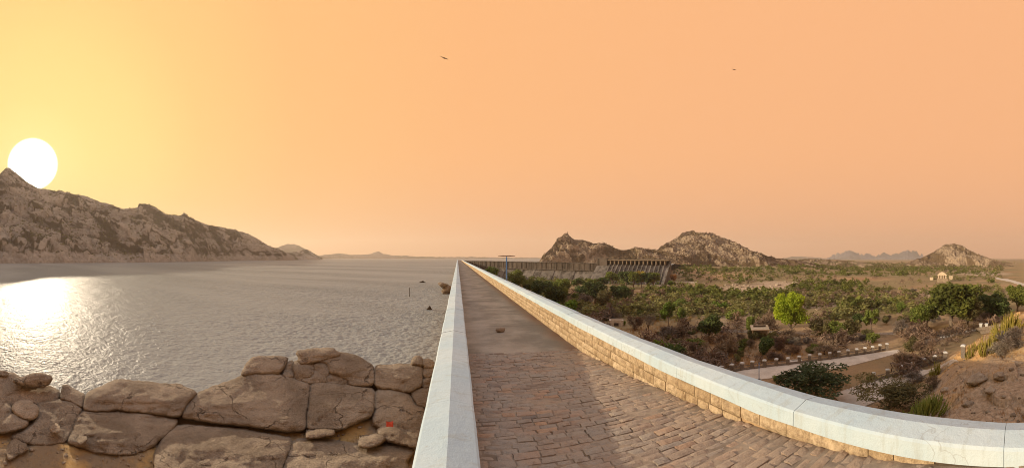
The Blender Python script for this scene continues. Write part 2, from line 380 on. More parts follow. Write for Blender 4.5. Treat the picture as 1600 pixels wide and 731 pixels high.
M_POST = mat_flat('weathered_post', c3(0.13, 0.105, 0.085), c3(0.19, 0.155, 0.125), 6)
M_WHITE = mat_flat('old_white_paint', c3(0.40, 0.39, 0.37), c3(0.52, 0.505, 0.48), 5)
M_CREAM = mat_flat('cream_plaster', c3(0.46, 0.36, 0.25), c3(0.56, 0.46, 0.33), 1.5)
M_BLUE = mat_flat('blue_metal', c3(0.06, 0.13, 0.28), c3(0.09, 0.18, 0.36), 4, 0.5, 0.003)
M_RUST = mat_flat('rusty_metal', c3(0.13, 0.07, 0.04), c3(0.22, 0.13, 0.08), 6, 0.7, 0.003)
M_RED = mat_flat('faded_red_cloth', c3(0.42, 0.05, 0.03), c3(0.55, 0.10, 0.06), 30)
M_WOOD = mat_flat('dark_wood', c3(0.05, 0.035, 0.025), c3(0.09, 0.065, 0.045), 8)
M_BIRD = mat_flat('bird_plumage', c3(0.09, 0.055, 0.035), c3(0.16, 0.10, 0.06), 8)
M_BARK = mat_flat('bark', c3(0.11, 0.08, 0.06), c3(0.20, 0.15, 0.11), 4, 0.95, 0.05)
M_CONC = mat_flat('pale_concrete', c3(0.40, 0.35, 0.29), c3(0.52, 0.46, 0.39), 2)
M_GREY = mat_flat('shelter_grey_wall', c3(0.30, 0.26, 0.22), c3(0.42, 0.37, 0.31), 2)

def mat_leaf(name, a, b, trans=0.35):
    t = material(name)
    r = t.n('ShaderNodeNewGeometry').outputs['Random Per Island']; q = t.n('ShaderNodeObjectInfo').outputs['Random']
    col = t.mix(r, a, b)
    hsv = t.n('ShaderNodeHueSaturation', {'Hue': t.math('ADD', 0.485, t.math('MULTIPLY', q, 0.03)), 'Saturation': 1.0, 'Value': t.math('ADD', 0.75, t.math('MULTIPLY', q, 0.5)), 'Color': col})
    vz = t.noise(0.16, 3, 0.6, t.pos)
    c = t.mix(1.0, hsv.outputs[0], t.ramp(vz, [(0.3, c3(0.6, 0.6, 0.62)), (0.5, c3(1.0, 1.0, 1.0)), (0.7, c3(1.25, 1.18, 1.05))]), 'MULTIPLY')
    setin(t, Base_Color=c, Roughness=0.7, Specular_IOR_Level=0.2)
    tr = t.n('ShaderNodeBsdfTranslucent', {'Color': c})
    mx = t.n('ShaderNodeMixShader', {0: trans, 1: t.b.outputs[0], 2: tr.outputs[0]})
    t.t.links.new(mx.outputs[0], t.out.inputs[0])
    return t.m
ML = {
    'lime': mat_leaf('leaf_lime', c3(0.22, 0.28, 0.012), c3(0.36, 0.41, 0.03), 0.4),
    'fresh': mat_leaf('leaf_fresh', c3(0.08, 0.15, 0.015), c3(0.16, 0.24, 0.03), 0.3),
    'dark': mat_leaf('leaf_dark', c3(0.045, 0.068, 0.018), c3(0.10, 0.13, 0.036)),
    'mid': mat_leaf('leaf_mid', c3(0.10, 0.132, 0.024), c3(0.20, 0.23, 0.05)),
    'olive': mat_leaf('leaf_olive', c3(0.125, 0.118, 0.042), c3(0.20, 0.18, 0.07)),
    'acacia': mat_leaf('leaf_acacia', c3(0.04, 0.062, 0.026), c3(0.085, 0.11, 0.045)),
    'yellow': mat_leaf('leaf_yellow', c3(0.20, 0.17, 0.03), c3(0.34, 0.27, 0.06), 0.3),
    'orange': mat_leaf('leaf_orange', c3(0.28, 0.13, 0.05), c3(0.38, 0.20, 0.08), 0.3),
    'brown': mat_leaf('twigs_brown', c3(0.13, 0.088, 0.06), c3(0.23, 0.16, 0.11), 0.1),
    'grey': mat_leaf('twigs_grey', c3(0.13, 0.105, 0.085), c3(0.22, 0.185, 0.15), 0.1),
    'euph': mat_leaf('euphorbia_stem', c3(0.20, 0.18, 0.025), c3(0.32, 0.27, 0.05), 0.1),
    'euphg': mat_leaf('euphorbia_stem_green', c3(0.12, 0.15, 0.022), c3(0.21, 0.23, 0.045), 0.1),
    'straw': mat_leaf('dry_grass', c3(0.30, 0.18, 0.07), c3(0.46, 0.30, 0.13), 0.3),
}

def mat_water():
    t = material('lake_water'); p = t.pos
    wv = t.n('ShaderNodeVectorRotate', {'Vector': p, 'Angle': 0.35}, rotation_type='Z_AXIS').outputs[0]
    a = t.noise(3.0, 3, 0.6, t.vmul(wv, (1.15, 1.3, 1))); b = t.noise(0.5, 3, 0.5, t.vmul(wv, (1.15, 1.3, 1))); c = t.noise(7.0, 2, 0.5, t.vmul(wv, (1.15, 1.3, 1)))
    gust = t.noise(0.012, 4, 0.6, t.vmul(wv, (0.5, 2.2, 1)))
    h = t.math('ADD', t.math('MULTIPLY', a, 0.55), t.math('ADD', t.math('MULTIPLY', b, 0.9), t.math('MULTIPLY', c, 0.10)))
    amp = t.math('ADD', 0.35, t.math('MULTIPLY', t.step(gust, 0.38, 0.6), 0.95))
    wcol = t.mix(t.step(gust, 0.36, 0.62), c3(0.26, 0.262, 0.25), c3(0.215, 0.218, 0.208))  # changed reflection of the wind lanes put into the water colour
    setin(t, Base_Color=wcol, Normal=t.bump(t.math('MULTIPLY', h, amp), 0.8, 0.5), Roughness=0.40, IOR=1.33, Specular_IOR_Level=0.026)
    return t.m
M_WATER = mat_water()

# ------------------------------------------------------------------ terrain, water, land
PX_C = np.array([1330, 1380, 1420, 1450, 1500, 1550, 1600, 1750, 1950], float)
R_C = np.array([12, 22, 28, 35, 42, 50, 62, 80], float)
OFF = np.array([[0, 0, 0, 0, 0, 0, 0, 0], [1, 1, .6, .2, 0, 0, 0, 0], [3, 2.6, 1.8, .6, .1, 0, 0, 0], [4, 3.6, 3, 2, 1.0, .1, 0, 0], [5, 4.6, 4.4, 4.2, 3.8, 1.5, .3, 0],
                [5.5, 5, 5.2, 5.5, 5.8, 4.5, 1, 0], [6, 5.2, 5.6, 6.2, 7, 7.6, 4, 1], [7, 7, 7.5, 8.5, 10, 11, 9, 4], [8, 8, 9, 10, 11, 12, 10, 5]], float)
def slope_off(px, R):
    px = np.clip(px, PX_C[0], PX_C[-1]); R = np.clip(R, R_C[0], R_C[-1])
    i = np.clip(np.searchsorted(PX_C, px) - 1, 0, len(PX_C) - 2); j = np.clip(np.searchsorted(R_C, R) - 1, 0, len(R_C) - 2)
    u = (px - PX_C[i]) / (PX_C[i + 1] - PX_C[i]); v = (R - R_C[j]) / (R_C[j + 1] - R_C[j])
    u = u * u * (3 - 2 * u) * .5 + u * .5; v = v * v * (3 - 2 * v) * .5 + v * .5
    return OFF[i, j] * (1 - u) * (1 - v) + OFF[i + 1, j] * u * (1 - v) + OFF[i, j + 1] * (1 - u) * v + OFF[i + 1, j + 1] * u * v
PLAIN = EYE - 15.0
def terr(x, y):
    x = np.asarray(x, float); y = np.asarray(y, float)
    R = np.hypot(x, y); th = np.arctan2(x, y); px = VX + F * th
    off = slope_off(px, R)
    rocky = sstep(off, 0.5, 2.0)
    f1, f2, hid = worley(x / 2.6 + 0.4 * fbm(x * .3, y * .3, 0, 2, 31), y / 2.6, 5)
    g1, g2, gid = worley(x / 0.9, y / 0.9, 9)
    z = PLAIN + off + rocky * (.7 * (hid - 0.4) * np.sqrt(np.clip(1 - f1 * f1, 0, 1)) + 0.22 * (gid - .3) * sstep(fbm(x * .2, y * .2, 3, 3, 8), -.2, .3) + 0.5 * fbm(x * .25, y * .25, 1, 4, 3))
    flat = 1 - sstep(R, 58, 80) * 1.0
    amp = (1 - flat) * (0.45 + 0.5 * sstep(R, 120, 300))
    z = z + amp * fbm(x * 0.035, y * 0.035, 0, 4, 11) * (1 - rocky)
    z = z + 5.2 * sstep(R, 235, 420) * sstep(px, 1035, 1075) * (1 - sstep(px, 1240, 1330)) - 0.4 * sstep(px, 1300, 1400) * sstep(R, 200, 400)
    return z
def gp(px, py, rmin=14.0):
    s, c, t = ray(px, py)
    R = np.geomspace(rmin, 1150, 1400); zt = terr(R * s, R * c); zr = EYE + t * R
    k = np.argmax(zt >= zr)
    if zt[k] < zr[k]: k = len(R) - 1
    return Vector((R[k] * s, R[k] * c, zt[k])), float(R[k])
def gz(x, y): return float(terr(np.array([x]), np.array([y]))[0])

th = np.concatenate([np.linspace(-0.05, 1.08, 210, endpoint=False), np.linspace(1.08, 1.62, 230, endpoint=False), np.linspace(1.62, 2.3, 70)])
RR = np.concatenate([np.geomspace(13, 85, 240, endpoint=False), np.geomspace(85, 1250, 150)])
TH, RG = np.meshgrid(th, RR, indexing='ij')
X, Y = RG * np.sin(TH), RG * np.cos(TH)
Z = terr(X, Y)
me = fast_mesh('ground', np.stack([X, Y, Z], -1).reshape(-1, 3), grid_faces(len(th), len(RR))[:, ::-1])
PXG, PYG = VX + F * TH, HY - F * (Z - EYE) / RG
def blob(cx, cy, rx, ry): return np.clip(1.4 - ((PXG - cx) / rx) ** 2 - ((PYG - cy) / ry) ** 2, 0, 1)
pale = np.maximum.reduce([blob(1172, 453, 48, 9), blob(1210, 446, 35, 7), blob(1185, 463, 30, 5), blob(1040, 447, 28, 4), blob(1270, 478, 35, 4), blob(1345, 474, 55, 4), blob(1448, 460, 18, 5), blob(1300, 462, 60, 3), blob(1540, 428, 40, 3),
                          0.6 * blob(990, 462, 60, 4), 0.5 * blob(1150, 500, 60, 14)])
offg = slope_off(PXG.ravel(), RG.ravel()).reshape(PXG.shape)
rocky = sstep(offg, 0.6, 2.2)
crest = sstep(PYG, 590, 540) * rocky  # upper slope, where sunlight is painted into the ground as gold
gold = np.clip(crest * 1.2 + .55 * rocky * sstep(fbm(X * .35, Y * .35, 0, 4, 77), 0.05, .3) + .25 * blob(1370, 585, 25, 9), 0, 1)
ca = me.color_attributes.new('soil', 'FLOAT_COLOR', 'POINT')
ca.data.foreach_set('color', np.stack([pale, rocky * (1 - .5 * crest), gold, np.ones_like(pale)], -1).astype(np.float32).ravel())
struct(link('ground', me, M_GROUND), 'dry reddish plain below the dam rising to a rocky slope', 'ground')

lv = [(0, 0, PLAIN - 1.2)] + [(6200 * math.sin(a), 6200 * math.cos(a), PLAIN - 1.2) for a in np.linspace(0, 2 * math.pi, 96, endpoint=False)]
lme = pymesh('land', lv, [(0, 1 + i, 1 + (i + 1) % 96)[::-1] for i in range(96)])
struct(link('land', lme, M_GROUND), 'flat dry land reaching to the horizon', 'ground')

WZ = EYE - 6.0
wr = np.concatenate([np.geomspace(9.0, 110, 640, endpoint=False), np.geomspace(110, 6000, 70)])
wu = np.linspace(0, 1, 560)
WU, WR = np.meshgrid(wu, wr, indexing='ij')
WT = -1.75 + WU * (-np.arcsin(.34 / WR) + 1.75)
X, Y = WR * np.sin(WT), WR * np.cos(WT)
lane = .45 + .75 * sstep(fbm(X * .02, Y * .045, 0, 3, 61), -.3, .3)
near = 1 - sstep(WR, 55, 108)
Z = WZ + near * lane * 1.15 * (.05 * fbm(X * 1.1 + .3 * Y, Y * 1.1, 0, 2, 62) + .05 * fbm(X * 3.6, Y * 3.6, 0, 2, 63) - .03 * np.abs(fbm(X * 6.0, Y * 6.0, 0, 2, 64)))
GV = np.stack([X, Y, Z], -1).reshape(-1, 3); GQ = grid_faces(len(wu), len(wr))[:, ::-1]
wpoly = [(-.34, 300), (118, 182), (122, 186), (330, 470), (3000, 4280), (-.34, 6000)]
left = [(-5900, -400), (-.34, -400), (-.34, 8.99), (-8.8, -1.5)]
n0 = len(GV)
wme = fast_mesh('water', GV, GQ)
import bmesh as _bm
bm_ = _bm.new(); bm_.from_mesh(wme)
for poly in (wpoly, [(-.34, -400), (-.34, 8.99), (-8.86, -1.6), (-5900, -1070), (-5900, -1100)]):
    vs = [bm_.verts.new((x, y, WZ)) for x, y in poly]
    for t3 in geometry.tessellate_polygon([[Vector((x, y, 0)) for x, y in poly]]):
        f_ = bm_.faces.new([vs[i] for i in t3]); f_.normal_update()
        if f_.normal.z < 0: f_.normal_flip()
bm_.to_mesh(wme); bm_.free()
struct(link('water', wme, M_WATER), 'wide rippled grey lake held back by the dam', 'water')

# ------------------------------------------------------------------ hills
def cat_interp(px, pts):
    pts = np.array(pts, float); return np.interp(px, pts[:, 0], pts[:, 1])
def hill(name, sil, rb, zbase, label, mat, nu=300, nv=110, k=1.7, amp=1.0, cell=14.0, back=0.5, seed=0, power=0.85, tufts=0, tuft_mat='olive', tuft_size=2.0, rmin_run=12.0, dipa=-.5, jag=.9):
    px = np.linspace(sil[0][0], sil[-1][0], nu); py = cat_interp(px, sil)
    py = py + jag * fbm(px * .22, px * 0, 0, 3, seed + 90) * np.clip((HY + 8 - py) / 12, .15, 1)
    Rb = cat_interp(px, rb); tn = (HY - py) / F
    Rr = Rb + rmin_run
    for _ in range(30): Rr = Rb + np.maximum(rmin_run, k * (EYE + tn * Rr - zbase))
    zr = EYE + tn * Rr
    nb = max(8, nv // 5)
    t = np.concatenate([np.linspace(0, 1, nv - nb), 1 + np.linspace(0, back * 2, nb + 1)[1:]])
    T = t[None, :]; R = Rb[:, None] + (Rr - Rb)[:, None] * T
    prof = np.where(T <= 1, np.clip(T, 0, 1) ** power, 1 - sstep(T, 1, 1 + back * 2) * 1.0)
    s, c = np.sin((px - VX) / F)[:, None], np.cos((px - VX) / F)[:, None]
    x, y = R * s, R * c
    H = (zr - zbase)[:, None]
    H0 = H; z0 = zbase + H * prof
    arc = (px[:, None] / F) * Rb.mean() + 0 * T; up_ = (R - Rb[:, None]) * 1.1
    dip = dipa
    arc, up_ = arc + cell * 1.3 * fbm(x / (cell * 3), y / (cell * 3), 0, 3, seed + 33), up_ + cell * 1.3 * fbm(x / (cell * 3), y / (cell * 3), 5, 3, seed + 34)
    qa = (arc * np.cos(dip) + up_ * np.sin(dip)) / 1.9; qb = (-arc * np.sin(dip) + up_ * np.cos(dip)) * 1.1
    wx, wy = qa + cell * .45 * fbm(x / cell, y / cell, 0, 3, seed + 2), qb + cell * .45 * fbm(x / cell, y / cell, 4, 3, seed + 3)
    b1, b2, i0 = worley(wx / (cell * 2.6), wy / (cell * 2.6), seed + 70)
    f1, f2, i1 = worley(wx / cell, wy / cell, seed)
    g1, g2, i2 = worley(wx / (cell * .4), wy / (cell * .4), seed + 5)
    big = fbm(x / (cell * 3.2), y / (cell * 3.2), 0, 4, seed + 9)
    dome = lambda q: np.sqrt(np.clip(1 - q * q, 0, 1))
    d = cell * (0.55 * i0 * dome(b1) + 0.42 * (i1 * .85 + .15) * dome(f1) + 0.20 * i2 * dome(g1) + 0.40 * big + 0.12 * fbm(x / (cell * .25), y / (cell * .25), 0, 3, seed + 21)) - cell * .42
    crev = np.clip(np.maximum(1 - (b2 - b1) / .12, .8 - (f2 - f1) / .14), 0, 1)
    patch = fbm(x / (cell * 1.7), y / (cell * 1.7), 6, 4, seed + 81)
    bare = np.clip(.45 + .5 * (i0 * .6 + i1 * .4 - .5) - .25 * crev + 1.1 * patch, 0, 1); tone = np.clip(.5 * i1 + .3 * i2 + .3 * i0, 0, 1)
    damp = np.clip(H / (cell * 1.8), .06, 1)
    nearridge = 1 - 0.6 * np.exp(-((T - 1) / 0.12) ** 2)
    foot = sstep(T, 0.0, 0.10) * .85 + .15
    z = z0 + amp * d * damp * nearridge * foot
    z[:, nv - nb - 1] = zr; z[:, 0] = zbase - 1.5; z[:, -1] = zbase - 6
    # keep the skyline at its drawn elevation: front points may not rise above it
    k1 = worley(px * .11, px * 0 + .5, seed + 40); k2 = worley(px * .27, px * 0 + .5, seed + 41)
    knob = (.0030 * np.clip(1 - k1[0] * 1.6, 0, 1) * k1[2] + .0016 * np.clip(1 - k2[0] * 1.6, 0, 1) * k2[2] - .0018)[:, None]
    cap = EYE + tn[:, None] * R + R * knob * (.35 + .65 * damp.min(axis=1, keepdims=True).clip(0, 1))
    z = np.minimum(z, np.maximum(cap, zbase - 6))
    me = fast_mesh(name, np.stack([x, y, z], -1).reshape(-1, 3), grid_faces(nu, len(t))[:, ::-1])
    ca = me.color_attributes.new('rock', 'FLOAT_COLOR', 'POINT')
    ca.data.foreach_set('color', np.stack([bare, crev, tone, np.ones_like(bare)], -1).astype(np.float32).ravel())
    o = struct(link(name, me, mat), label, 'hill')
    if tufts:
        r = np.random.default_rng(seed + 100)
        iu = r.integers(0, nu, tufts * 3); iv = r.integers(3, nv - nb, tufts * 3)
        keep = fbm(x[iu, iv] / (cell * 1.5), y[iu, iv] / (cell * 1.5), 2, 3, seed + 60) > -.05
        iu, iv = iu[keep][:tufts], iv[keep][:tufts]
        P = np.stack([x[iu, iv], y[iu, iv], z[iu, iv]], -1)
        TUFTS.append((P, tuft_size, tuft_mat, seed))
    return o
TUFTS = []
WB = WZ
hill('rocky_hill', [(-60, 252), (-20, 272), (0, 271), (8, 263), (13, 261), (19, 265), (26, 270), (35, 278), (48, 288), (58, 293), (75, 296), (100, 299), (120, 304), (140, 308), (155, 315), (175, 319), (190, 326), (204, 325), (215, 324), (217, 318), (224, 317), (232, 318.5),
                    (245, 325), (255, 332), (262, 335), (275, 336), (282, 336), (287, 332), (293, 336), (300, 341), (320, 349), (335, 353), (350, 355), (370, 359), (385, 365), (400, 371), (415, 380), (425, 386), (440, 391), (452, 396), (462, 402), (470, 406)],
     [(-60, 395), (0, 400), (100, 420), (200, 450), (290, 540), (360, 700), (440, 900), (470, 1000)], WB, 'long bouldery granite hill across the lake with a pale waterline band, under the sun', MH_LEFT, 640, 200, 1.55, 1.6, 11, seed=1, tufts=2300, tuft_mat='olive', tuft_size=2.2)
hill('headland', [(436, 401), (446, 396), (458, 393.5), (466, 391.5), (474, 390.5), (483, 391), (490, 395), (496, 400), (503, 404)], [(436, 1000), (503, 1150)], WB, 'small dark headland at the tip of the long lake hill', MH_LEFT, 110, 40, 2, 1.0, 12, seed=2, tufts=160, tuft_size=3.0)
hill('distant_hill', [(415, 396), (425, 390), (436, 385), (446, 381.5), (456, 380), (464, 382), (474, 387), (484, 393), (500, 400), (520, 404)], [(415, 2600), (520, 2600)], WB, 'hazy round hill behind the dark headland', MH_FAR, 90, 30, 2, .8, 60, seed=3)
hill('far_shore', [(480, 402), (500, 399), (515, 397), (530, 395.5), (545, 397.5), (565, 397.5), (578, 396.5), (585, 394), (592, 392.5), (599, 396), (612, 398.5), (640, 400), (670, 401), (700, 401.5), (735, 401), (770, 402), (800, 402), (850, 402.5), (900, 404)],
     [(480, 3300), (600, 3300), (900, 3000)], WB, 'low hazy far shore along the lake horizon', MH_FAR, 220, 20, 2, .5, 60, seed=4)
hill('rocky_hill', [(838, 411), (843, 408), (848, 398), (855, 392), (861, 387), (868, 377), (872, 372), (877, 369), (882, 363.5), (887, 363.5), (890, 368), (898, 373.5), (910, 374.5), (920, 376.5), (928, 380), (934, 378.5), (944, 378.5), (952, 382), (962, 387), (972, 390), (985, 388), (995, 386.5), (1005, 388), (1020, 389.5), (1035, 392), (1050, 396), (1065, 402), (1080, 411)],
     [(838, 400), (1080, 400)], WB, 'steep rocky hill with a knob summit behind the dam wall', MH_RIGHT, 330, 110, 1.6, 1.5, 8.5, seed=5, tufts=700, tuft_mat='brown', tuft_size=1.5)
hill('rocky_hill', [(1000, 408), (1015, 402), (1025, 394), (1032, 385), (1040, 380), (1050, 375), (1058, 371), (1063, 366), (1067, 362.5), (1074, 362), (1078, 360.5), (1085, 360), (1087, 363), (1096, 363), (1110, 364), (1118, 366), (1125, 369.5), (1140, 374), (1152, 380), (1165, 387), (1180, 393), (1195, 398), (1212, 402), (1230, 405), (1250, 408), (1275, 414)],
     [(1000, 415), (1275, 430)], PLAIN + 4.0, 'broad domed rocky hill right of the spillway', MH_RIGHT, 400, 120, 1.7, 1.5, 9, seed=6, tufts=1100, tuft_mat='brown', tuft_size=1.6)
hill('low_ridge', [(1200, 411), (1215, 404), (1230, 405.5), (1242, 407.5), (1255, 404.5), (1264, 403.5), (1280, 404), (1300, 405), (1320, 406), (1345, 409), (1370, 412), (1400, 415), (1420, 417)],
     [(1200, 560), (1420, 600)], PLAIN, 'low scrubby ridge in front of the hazy mountains', MH_RIGHT, 260, 40, 2, 1.0, 7, seed=7, tufts=350, tuft_mat='olive', tuft_size=2.0)
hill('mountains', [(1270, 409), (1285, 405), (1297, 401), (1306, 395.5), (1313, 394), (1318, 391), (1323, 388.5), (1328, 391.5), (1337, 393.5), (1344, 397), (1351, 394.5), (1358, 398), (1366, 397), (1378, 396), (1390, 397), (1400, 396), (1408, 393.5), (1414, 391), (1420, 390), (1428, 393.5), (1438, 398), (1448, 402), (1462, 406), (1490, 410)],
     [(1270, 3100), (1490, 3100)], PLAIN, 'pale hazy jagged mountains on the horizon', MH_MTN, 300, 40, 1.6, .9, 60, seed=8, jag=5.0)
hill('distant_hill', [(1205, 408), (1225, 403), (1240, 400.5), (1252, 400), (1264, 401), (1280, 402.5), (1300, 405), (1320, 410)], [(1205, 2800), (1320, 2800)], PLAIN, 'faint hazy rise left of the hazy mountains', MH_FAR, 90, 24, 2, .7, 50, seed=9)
hill('rocky_hill', [(1400, 418), (1410, 414), (1425, 408), (1440, 402), (1452, 396.5), (1462, 391), (1470, 387), (1473, 382.5), (1480, 381), (1491, 380.5), (1502, 383), (1512, 389), (1525, 396), (1540, 401.5), (1555, 407), (1570, 412), (1590, 418)],
     [(1400, 640), (1590, 640)], PLAIN, 'isolated pyramid shaped rocky hill at the far right', MH_RIGHT, 300, 100, 1.6, 1.5, 11, seed=10, tufts=500, tuft_mat='brown', tuft_size=2.0)
hill('low_ridge', [(1500, 412), (1520, 408), (1535, 404.5), (1548, 404), (1560, 406.5), (1575, 410), (1600, 412.5), (1640, 414), (1700, 412), (1760, 416)], [(1500, 900), (1760, 900)], PLAIN, 'low brown ridge behind the pyramid shaped hill', MH_RIGHT, 160, 30, 2, 1.0, 12, seed=12, tufts=150, tuft_size=2.6)

# ------------------------------------------------------------------ the dam: near parapets and walkway
ZE = EYE
def rel(z): return EYE + z
def ramp_z(y):           # walkway surface: ramp falls away from the camera, then level
    return np.where(np.asarray(y, float) < 9.2, rel(-1.82 - 0.0696 * np.asarray(y, float)), 0.0)
RPROF = [(3.15, -1.84), (3.15, -1.69), (3.172, -1.668), (3.40, -1.618), (3.635, -1.656), (3.66, -1.674), (3.66, -1.90)]
LPROF = [(-.361, -1.90), (-.361, -1.668), (-.338, -1.650), (-.0875, -1.598), (.163, -1.650), (.186, -1.668), (.186, -1.84)]
def coping_mesh(name, prof, y0, y1, gap, jit, step=0.45):
    n = max(2, int((y1 - y0) / step) + 1); ys = np.linspace(y0 + gap, y1 - gap, n)
    V = []; m = len(prof); ax = sum(p[0] for p in prof) / m
    for i, yy in enumerate(ys):
        e = 0.008 if i in (0, n - 1) else 0.0
        for j, (a, z) in enumerate(prof):
            wob = 0.004 * float(fbm(np.array(yy * 1.3), np.array(j * 3.7), 0, 2, 4)) + jit[0]
            lowz = 0.018 * float(fbm(np.array(yy * 2.1), np.array(a), 0, 3, 8)) if j in (0, m - 1) else 0
            V.append((a + (ax - a) * e * 2 + wob, yy, rel(z) - (e if 0 < j < m - 1 else 0) + wob * .6 + jit[1] + lowz))
    Fc = [tuple(range(m)), tuple(range((n - 1) * m, n * m))[::-1]]
    for i in range(n - 1):
        for j in range(m):
            k = (j + 1) % m; Fc.append((i * m + k, i * m + j, (i + 1) * m + j, (i + 1) * m + k))
    return pymesh(name, V, Fc)
def parapet(name, prof, x0, x1, label):
    b = MB()
    y = -30.0
    while y < 300:
        b.box(x0, x1, y, y + 33, -9.0 if name == 'upstream_parapet' else -13.4, rel(-1.842)); y += 33.002
    o = b.build(name, M_MORTAR); tag(o, label, 'wall')
    yy = -4.0; r = random.Random(len(label)); i = 0
    while yy < 62:
        L = r.uniform(1.7, 2.3)
        link('coping', coping_mesh('coping', prof, yy, yy + L, 0.0025, (r.uniform(-.004, .004), r.uniform(-.004, .004))), M_PAINT, o)
        yy += L
    link('coping', coping_mesh('coping', prof, yy, 300.5, 0.003, (0, 0), 2.5), M_PAINT, o)
    link('coping', coping_mesh('coping', prof, -30, -4.0, 0.003, (0, 0), 2.5), M_PAINT, o)
    return o
UP = parapet('upstream_parapet', LPROF, -.33, .155, 'straight narrow white painted parapet between the lake and the walkway')
DN = parapet('downstream_parapet', RPROF, 3.215, 3.63, 'white topped sandstone parapet curving along the right of the walkway')
# sandstone blocks on the inner face of the right parapet
BLK = []
for v in range(7):
    r = np.random.default_rng(50 + v); n = 5
    u = np.linspace(-.5, .5, n); V = []
    for a in u:
        for bz in np.linspace(0, 1, 4):
            edge = (abs(a) > .49) or bz in (0, 1)
            V.append((-(0.0 if edge else 0.028 + r.uniform(-.010, .012)), a * (1 + .0 * bz), bz))
    Fc = [tuple(f) for f in grid_faces(n, 4)]
    nb = len(V)
    V += [(0.05, -.5, 0), (0.05, -.5, 1), (0.05, .5, 0), (0.05, .5, 1)]
    Fc += [(0, 1, 2, 3, nb + 1, nb), tuple([(n - 1) * 4 + k for k in (3, 2, 1, 0)]) + (nb + 2, nb + 3), tuple(i * 4 + 3 for i in range(n)) + (nb + 3, nb + 1), tuple(i * 4 for i in range(n))[::-1] + (nb, nb + 2)]
    BLK.append(pymesh('stone_block', V, Fc))
    BLK[-1].materials.append(M_BLOCK)
r = random.Random(3); nblk = 0; far = MB()
spots = []
for row in range(5):
    zt = rel(-1.858) - row * 0.155; y = -1.0 + r.uniform(0, .3)
    while y < 120:
        L = r.uniform(.2, .44) if y < 40 else r.uniform(.5, .9)
        spots.append((y, L, zt, row)); y += L
spots.sort()
for y, L, zt, row in spots:
    if float(ramp_z(y + L / 2)) > zt - .02 or zt < 0.0: continue
    x = 3.19 + r.uniform(-.006, .008)
    H = 0.146 + r.uniform(-.010, .006)
    me = BLK[r.randrange(7)]
    if nblk < 296:
        o = link('stone_block', me, None, DN); o.location = (x, y + L / 2, zt - H); o.scale = (1, L - .009, H); nblk += 1
    else:
        V = [(v.co.x + x, v.co.y * (L - .009) + y + L / 2, v.co.z * H + zt - H) for v in me.vertices]
        far.add(V, [tuple(p.vertices) for p in me.polygons])
fo = far.build('stone_block', M_BLOCK_I, DN); fo['kind'] = 'stuff'
b = MB(); b.box(3.20, 3.216, 120, 300, -.02, rel(-1.845)); b.build('stone_facing', M_BLOCK_I, DN)

# concrete walkway (level) and brick paved ramp
nx, ny = 33, 160
xs = np.linspace(.10, 3.23, nx); ys = np.concatenate([[9.2], np.geomspace(9.35, 301, ny - 1)])
XX, YY = np.meshgrid(xs, ys, indexing='ij')
ZZ = 0.012 * fbm(XX * .9, YY * .6, 0, 3, 71) * sstep(YY, 9.2, 12) - 0.004
YY[:, 0] += .28 * fbm(XX[:, 0] * 1.5, XX[:, 0] * 0, 0, 4, 73) - .05; ZZ[:, 0] -= .012
me = fast_mesh('concrete_walkway', np.stack([XX, YY, ZZ], -1).reshape(-1, 3), grid_faces(nx, ny)[:, ::-1])
WALK = struct(link('concrete_walkway', me, M_WALK), 'long straight grey brown concrete walkway along the dam top', 'walkway')
xs = np.linspace(.10, 3.23, 40); ys = np.linspace(-4, 9.9, 150)
XX, YY = np.meshgrid(xs, ys, indexing='ij')
ZZ = ramp_z(np.minimum(YY, 9.199)) - 0.017 + 0.020 * fbm(XX * 1.7, YY * 2.2, 0, 5, 72) + 0.008 * sstep(XX, 2.4, 3.2)
ZZ = np.where(YY > 9.3, np.minimum(ZZ, -.035), ZZ)
me = fast_mesh('paved_ramp', np.stack([XX, YY, ZZ], -1).reshape(-1, 3), grid_faces(40, 150)[:, ::-1])
RAMP = struct(link('paved_ramp', me, M_BED), 'worn brick paved ramp running down to the concrete walkway', 'walkway')
BRK = []
for v in range(12):
    rr = np.random.default_rng(90 + v); n, m = 5, 4; V = []
    tilt = rr.uniform(-.006, .006, 2)
    for i, a in enumerate(np.linspace(-.5, .5, n)):
        for j, c in enumerate(np.linspace(-.5, .5, m)):
            e = i in (0, n - 1) or j in (0, m - 1)
            z = (-0.007 - rr.uniform(0, .006) if e else rr.uniform(-.006, .004)) + tilt[0] * a * 2 + tilt[1] * c * 2
            V.append((a + (rr.uniform(-.025, .025) if e else 0), c + (rr.uniform(-.04, .04) if e else 0), z))
    Fc = [tuple(f)[::-1] for f in grid_faces(n, m)]
    ring = [i * m for i in range(n)] + [(n - 1) * m + j for j in range(1, m)] + [i * m + m - 1 for i in range(n - 2, -1, -1)] + [j for j in range(m - 2, 0, -1)]
    nb = len(V); V += [(V[i][0], V[i][1], -.06) for i in ring]
    k = len(ring)
    Fc += [(ring[i], nb + i, nb + (i + 1) % k, ring[(i + 1) % k])[::-1] for i in range(k)]
    me = pymesh('brick', V, Fc, False); me.materials.append(M_BRICK); BRK.append(me)
r = random.Random(11); spots = []
y = -1.2; row = 0
while y < 9.4:
    d = r.uniform(.10, .14); x = .15 - r.uniform(0, .2)
    while x < 3.17:
        L = r.uniform(.16, .31)
        x0, x1 = max(x, .15), min(x + L, 3.2)
        if x1 - x0 > .07:
            yc = y + d / 2 + .018 * math.sin(x * 2.1 + row) + 0.05 * (x - 1.6) * (0.3 + .3 * math.sin(row * .7))
            if yc < 9.3: spots.append((math.hypot((x0 + x1) / 2, yc), (x0 + x1) / 2, yc, x1 - x0, d))
        x += L
    y += d; row += 1
